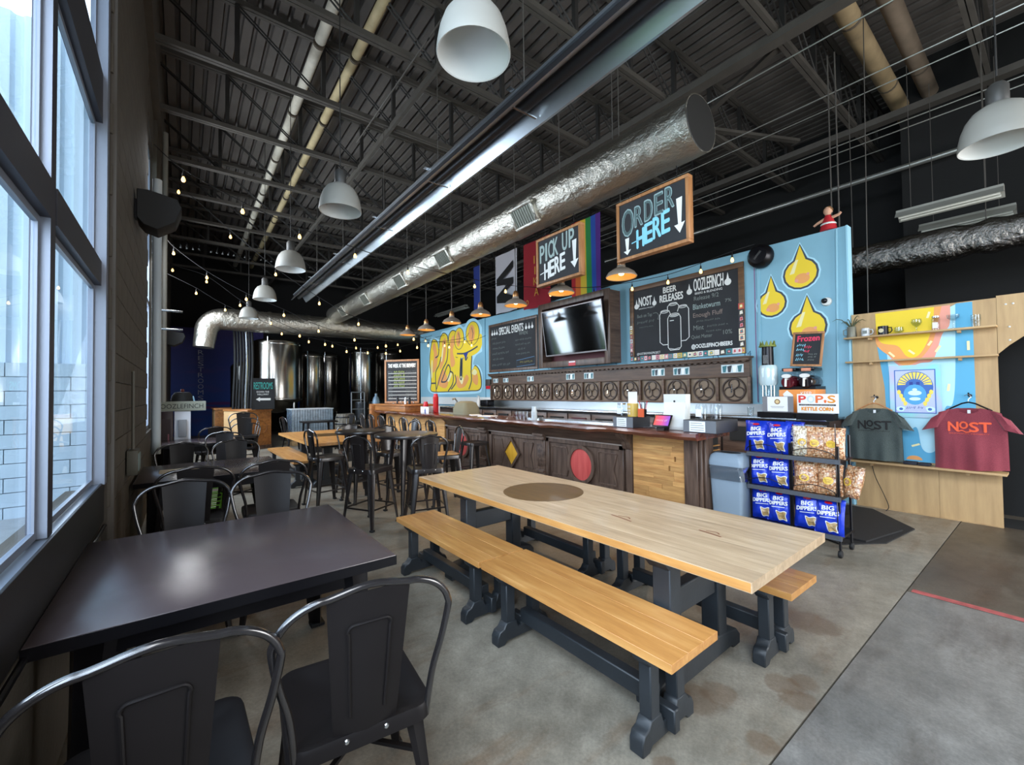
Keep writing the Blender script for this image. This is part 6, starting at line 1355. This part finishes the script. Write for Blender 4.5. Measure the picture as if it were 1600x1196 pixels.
for k, z in enumerate((2.5, 2.78)): o = MB().tube([(-.34, 8.2, z), (.0, 8.2, z)], .016, 8).build('wall_bar', M_STEEL, None, smooth=True); tag(o, ('lower', 'upper')[k]+' short steel bar standing out from the window wall', 'bar')
eb = thing('outlet_box', 'grey electrical box low on the window wall pier', 'box', (-.355, 4.75, .86)); MB().box(0, .07, -.12, .12, 0, .20).build('body', mat('box_painted', '#4b483f', .6), eb, bevel=.006); MB().box(.07, .076, -.09, .09, .03, .17).build('cover', mat('cover_pale', '#6f807e', .5), eb); MB().tube([(.03, .03, .2), (.03, .02, .5), (.03, .0, .85)], .012, 8).build('conduit', mat('box_painted', '#5d5a50'), eb, smooth=True)
MB().box(6.92, 7.4, -4, 3, 0, .001).build('floor_shade_sheet', M_BLACKW, fl)  # black sheet paints the floor behind the plywood as unlit

# ================================================================ FAR END
def tank(x, y, r, z0, z1, lb, mt=None):
    t = thing('brewing_tank', lb, 'tank', (x, y, 0), 0, 'steel brewing tanks'); mt = mt or M_STEELD
    MB().lathe([(0, z1+.16), (r*.35, z1+.14), (r*.8, z1+.06), (r*.97, z1), (r, z1-.05), (r, z0), (r*.96, z0-.03), (r*.25, z0-.42), (0, z0-.44)], 40).build('vessel', mt, t, smooth=True)
    for z in (z1-.08, z0+.04): MB().lathe([(r+.001, z-.02), (r+.008, z), (r+.001, z+.02)], 40).build('weld_band', mt, t, smooth=True)
    for k in range(4): a = PI/4+PI/2*k; MB().tube([(r*.8*math.cos(a), r*.8*math.sin(a), z0), (r*.85*math.cos(a), r*.85*math.sin(a), 0)], .035, 10).build('leg', mt, t, smooth=True)
    MB().tube([(-r*.5, -r*.9, z0+.2), (-r*.5, -r*1.05, z0+.2), (-r*.5, -r*1.05, z1+.1)], .02, 8).build('pipework', M_STEEL, t, smooth=True); return t
tank(2.42, 15.6, .74, 1.35, 3.18, 'largest and brightest steel tank, left of the others'); tank(1.62, 17.3, .34, .9, 2.5, 'narrow steel tank left of the largest tank, before the blue mural'); tank(3.75, 17.0, .44, .9, 2.95, 'steel tank just right of the largest tank')
tank(4.65, 18.2, .46, .9, 3.05, 'steel tank in the middle of the far group'); tank(5.45, 16.4, .50, .9, 3.1, 'steel tank left of the far menu board'); tank(6.9, 17.6, .62, .9, 3.2, 'rightmost steel tank behind the menu board')
for k in range(7):
    x = 1.20+.075*k; o = MB().tube(spline([(x, 15.05, 3.5), (x+.02, 15.05, 3.15), (x+.03, 15.03, 2.4), (x-.01, 15.05, 1.2), (x, 15.06, .05)], 6), .028 if k % 2 else .036, 8).build('hose', M_STEEL if k == 4 else M_RUBBER, None, smooth=True); tag(o, ['leftmost','second','third','fourth','fifth','sixth','rightmost'][k]+(' bright pipe' if k == 4 else ' black hose')+' of the bundle hanging before the largest tank', 'hose', 'hoses beside the largest tank')
def booth(x0, x1, y0, y1, h, lb, circle):
    t = thing('wooden_booth', lb, 'booth', (x0, y0, 0), D(25) if circle else 0); w_, d_ = x1-x0, y1-y0
    for i in range(5): MB().box(0, w_, 0, .03, i*h/5+.001, (i+1)*h/5-.001).build('board', M_OAK, t)
    MB().box(0, .03, .03, d_, 0, h).build('side_panel', mat('booth_side', '#c79f6f', .5, var=.1, vs=4), t); MB().box(w_-.03, w_, .03, d_, 0, h).build('side_panel', M_OAK, t); MB().box(-.03, w_+.03, -.02, d_, h, h+.04).build('top', M_OAK, t, bevel=.004); MB().box(-.01, w_+.01, -.01, .035, -.0, .10).build('base', M_DARKW, t)
    if circle: MB().tube([(w_/2+.19*math.cos(a), -.004, h*.56+.19*math.sin(a)) for a in [2*PI*k/36 for k in range(36)]], .012, 6, True).build('round_moulding', M_OAK, t, smooth=True)
    return t
booth(1.42, 2.07, 13.6, 14.75, 1.06, 'wooden booth with a round moulding before the largest tank', True); booth(.75, 1.30, 15.2, 16.6, 1.08, 'wooden counter behind the booth below the blue mural', False)
pl = thing('bottle_pallet', 'wrapped pale blue pallet of glass bottles before the tanks', 'pallet', (2.55, 13.9, 0)); MB().box(0, 1.15, 0, .8, 0, .14).build('base', M_PLY, pl)
m = MB(); 
for i in range(16): m.box(.072*i, .072*i+.062, 0, .8, .15, 1.05)
m.build('wrapped_bottles', mat('wrap_blue', '#7f8f9b', .25, var=.3, vs=9, coat=.6), pl)['kind'] = 'stuff'; MB().box(-.01, 1.16, -.01, .81, 1.05, 1.07).build('cover', mat('cover_white', '#d5d9dc', .6), pl)
t = thing('barrel', 'weathered grey wooden barrel right of the pallet', 'barrel', (3.95, 13.5, 0)); NS = 18
for k in range(NS):
    a0, a1 = 2*PI*k/NS+.012, 2*PI*(k+1)/NS-.012; vs = []
    for z, r_ in ((0, .25), (.22, .30), (.45, .32), (.68, .30), (.9, .25)): vs += [(r_*math.cos(a0), r_*math.sin(a0), z), (r_*math.cos(a1), r_*math.sin(a1), z)]
    MB().add(vs, [(2*i, 2*i+1, 2*i+3, 2*i+2) for i in range(4)]).build('stave', wood('grey_oak', '#4d473e', '#7b7465', 2, .7, 1.2, .15), t)
for z, r_ in ((.1, .277), (.3, .314), (.6, .314), (.8, .277)): MB().lathe([(r_, z-.02), (r_+.006, z), (r_, z+.02)], 24).build('hoop', M_BLACK, t)
MB().lathe([(0, .87), (.25, .87)], 24).build('head', M_DARKW, t); MB().lathe([(.24, .01), (.235, .5), (.24, .89)], 18).build('inner_shell', M_BLACKW, t)
t = thing('hand_truck', 'grey hand truck frame standing before the far tanks', 'trolley', (4.35, 14.2, 0)); m = MB()
for x in (0, .42): m.tube([(x, 0, .05), (x, 0, 1.55)], .02, 8)
for z in (.2, .6, 1.0, 1.3, 1.55): m.tube([(0, 0, z), (.42, 0, z)], .016, 8)
m.build('frame', mat('truck_grey', '#7a7c7c', .5, .4), t, smooth=True); MB().box(0, .42, -.25, 0, 0, .02).build('toe_plate', M_BLACK, t)
for x in (-.05, .47): MB().lathe([(0, -.03), (.11, -.03), (.12, 0), (.11, .03), (0, .03)], 18, X=Matrix.Translation((x, .08, .12)) @ Matrix.Rotation(PI/2, 4, 'Y')).build('wheel', M_RUBBER, t, smooth=True)
t = thing('gas_cylinder', 'tall pale blue gas cylinder before the far tanks', 'cylinder', (5.05, 13.9, 0)); MB().lathe([(0, 0), (.12, 0), (.12, 1.25), (.09, 1.36), (.04, 1.42), (.04, 1.5), (0, 1.5)], 20).build('body', mat('gas_blue', '#6f8494', .4, .3), t, smooth=True); MB().tube([(-.05, 0, 1.5), (.05, 0, 1.5)], .02, 8).build('valve', M_STEEL, t)
t = thing('keg_stack', 'dark kegs and gear stacked in the shade before the tanks', 'kegs', (4.7, 14.9, 0))
for k, (x, y, z) in enumerate(((0, 0, 0), (.45, .1, 0), (.9, .0, 0), (.2, 0, .62), (.7, .05, .62))): MB().lathe([(0, z), (.19, z), (.2, z+.04), (.19, z+.08), (.2, z+.3), (.19, z+.52), (.2, z+.56), (.19, z+.6), (0, z+.6)], 18, (x, y, 0)).build('keg', mat('keg_dark', '#3a3c3e', .4, .7), t, smooth=True)
# left corner clutter
sg = thing('letter_board', 'long pale board sign lettered Oozlefinch on the left cabinet', 'sign', M=face((-.34, 9.55, 1.235), 0)); MB().box(0, .68, 0, .17, -.03, 0).build('board', mat('sign_greygreen', '#8f9487', .7), sg, bevel=.004); lettering('OOZLEFINCH', .04, .045, .60, .08, mat('sign_dark', '#2a2b2c', .7), sg, .002)
t = thing('maroon_cabinet', 'dark maroon cabinet under the left end of the letter board', 'cabinet', (-.33, 9.58, 0)); MB().box(0, .20, 0, .4, .0, 1.23).build('body', mat('maroon', '#2a1114', .5), t, bevel=.006); MB().box(.03, .17, -.012, 0, .1, 1.1).build('door', mat('maroon', '#2a1114'), t); MB().box(.13, .15, -.02, -.012, .7, .84).build('handle', mat('pink_tag', '#8f5560', .6), t)
t = thing('white_cabinet', 'white narrow cabinet with a grey dispenser under the letter board', 'cabinet', (-.11, 9.58, 0)); MB().box(0, .23, 0, .3, 0, 1.23).build('body', mat('cabinet_white', '#dbe1ea', .5), t, bevel=.004); MB().box(.055, .175, -.07, 0, .78, 1.08).build('dispenser', mat('disp_grey', '#8d9094', .5), t, bevel=.01); 
t = thing('black_lampshade', 'black tapered shade with a pale blue strip on the left cabinet', 'lampshade', (.0, 9.75, 1.235)); MB().lathe([(.20, 0), (.15, .27), (.11, .33), (0, .34)], 24).build('shade', M_RUBBER, t, smooth=True); MB().bar((.20, -.05, .01), (.155, -.05, .26), .04, .02).build('strip', mat('pale_blue_strip', '#8fb8cf', .5), t); MB().lathe([(.02, .33), (.03, .36), (.02, .39), (0, .39)], 12).build('knob', mat('maroon_knob', '#5a2420', .5), t)
t = thing('plastic_basket', 'bright green plastic basket under the second dark table', 'basket', (.30, 6.75, 0), 0)
m = MB(); a = rrect(-.13, .13, -.17, .17, .04)
for z in (.02, .07, .12, .17, .22, .27): m.tube([(x*(1+z*.5), y*(1+z*.5), z) for x, y in a], .009, 5, True)
for x, y in a[::2]: m.tube([(x, y, .01), (x*1.14, y*1.14, .27)], .008, 5)
m.build('lattice', mat('basket_green', '#6fae2e', .5), t, smooth=True); MB().prism(a, .008, .016).build('bottom', mat('basket_green', '#6fae2e'), t)
o = MB().box(-.16, .16, -.12, .12, 0, .004).build('menu_card', mat('menu_print', '#b3a07c', .5, var=.4, vs=14)); o.location = (-.02, 5.55, .741); tag(o, 'printed menu card lying on the second dark table', 'card')
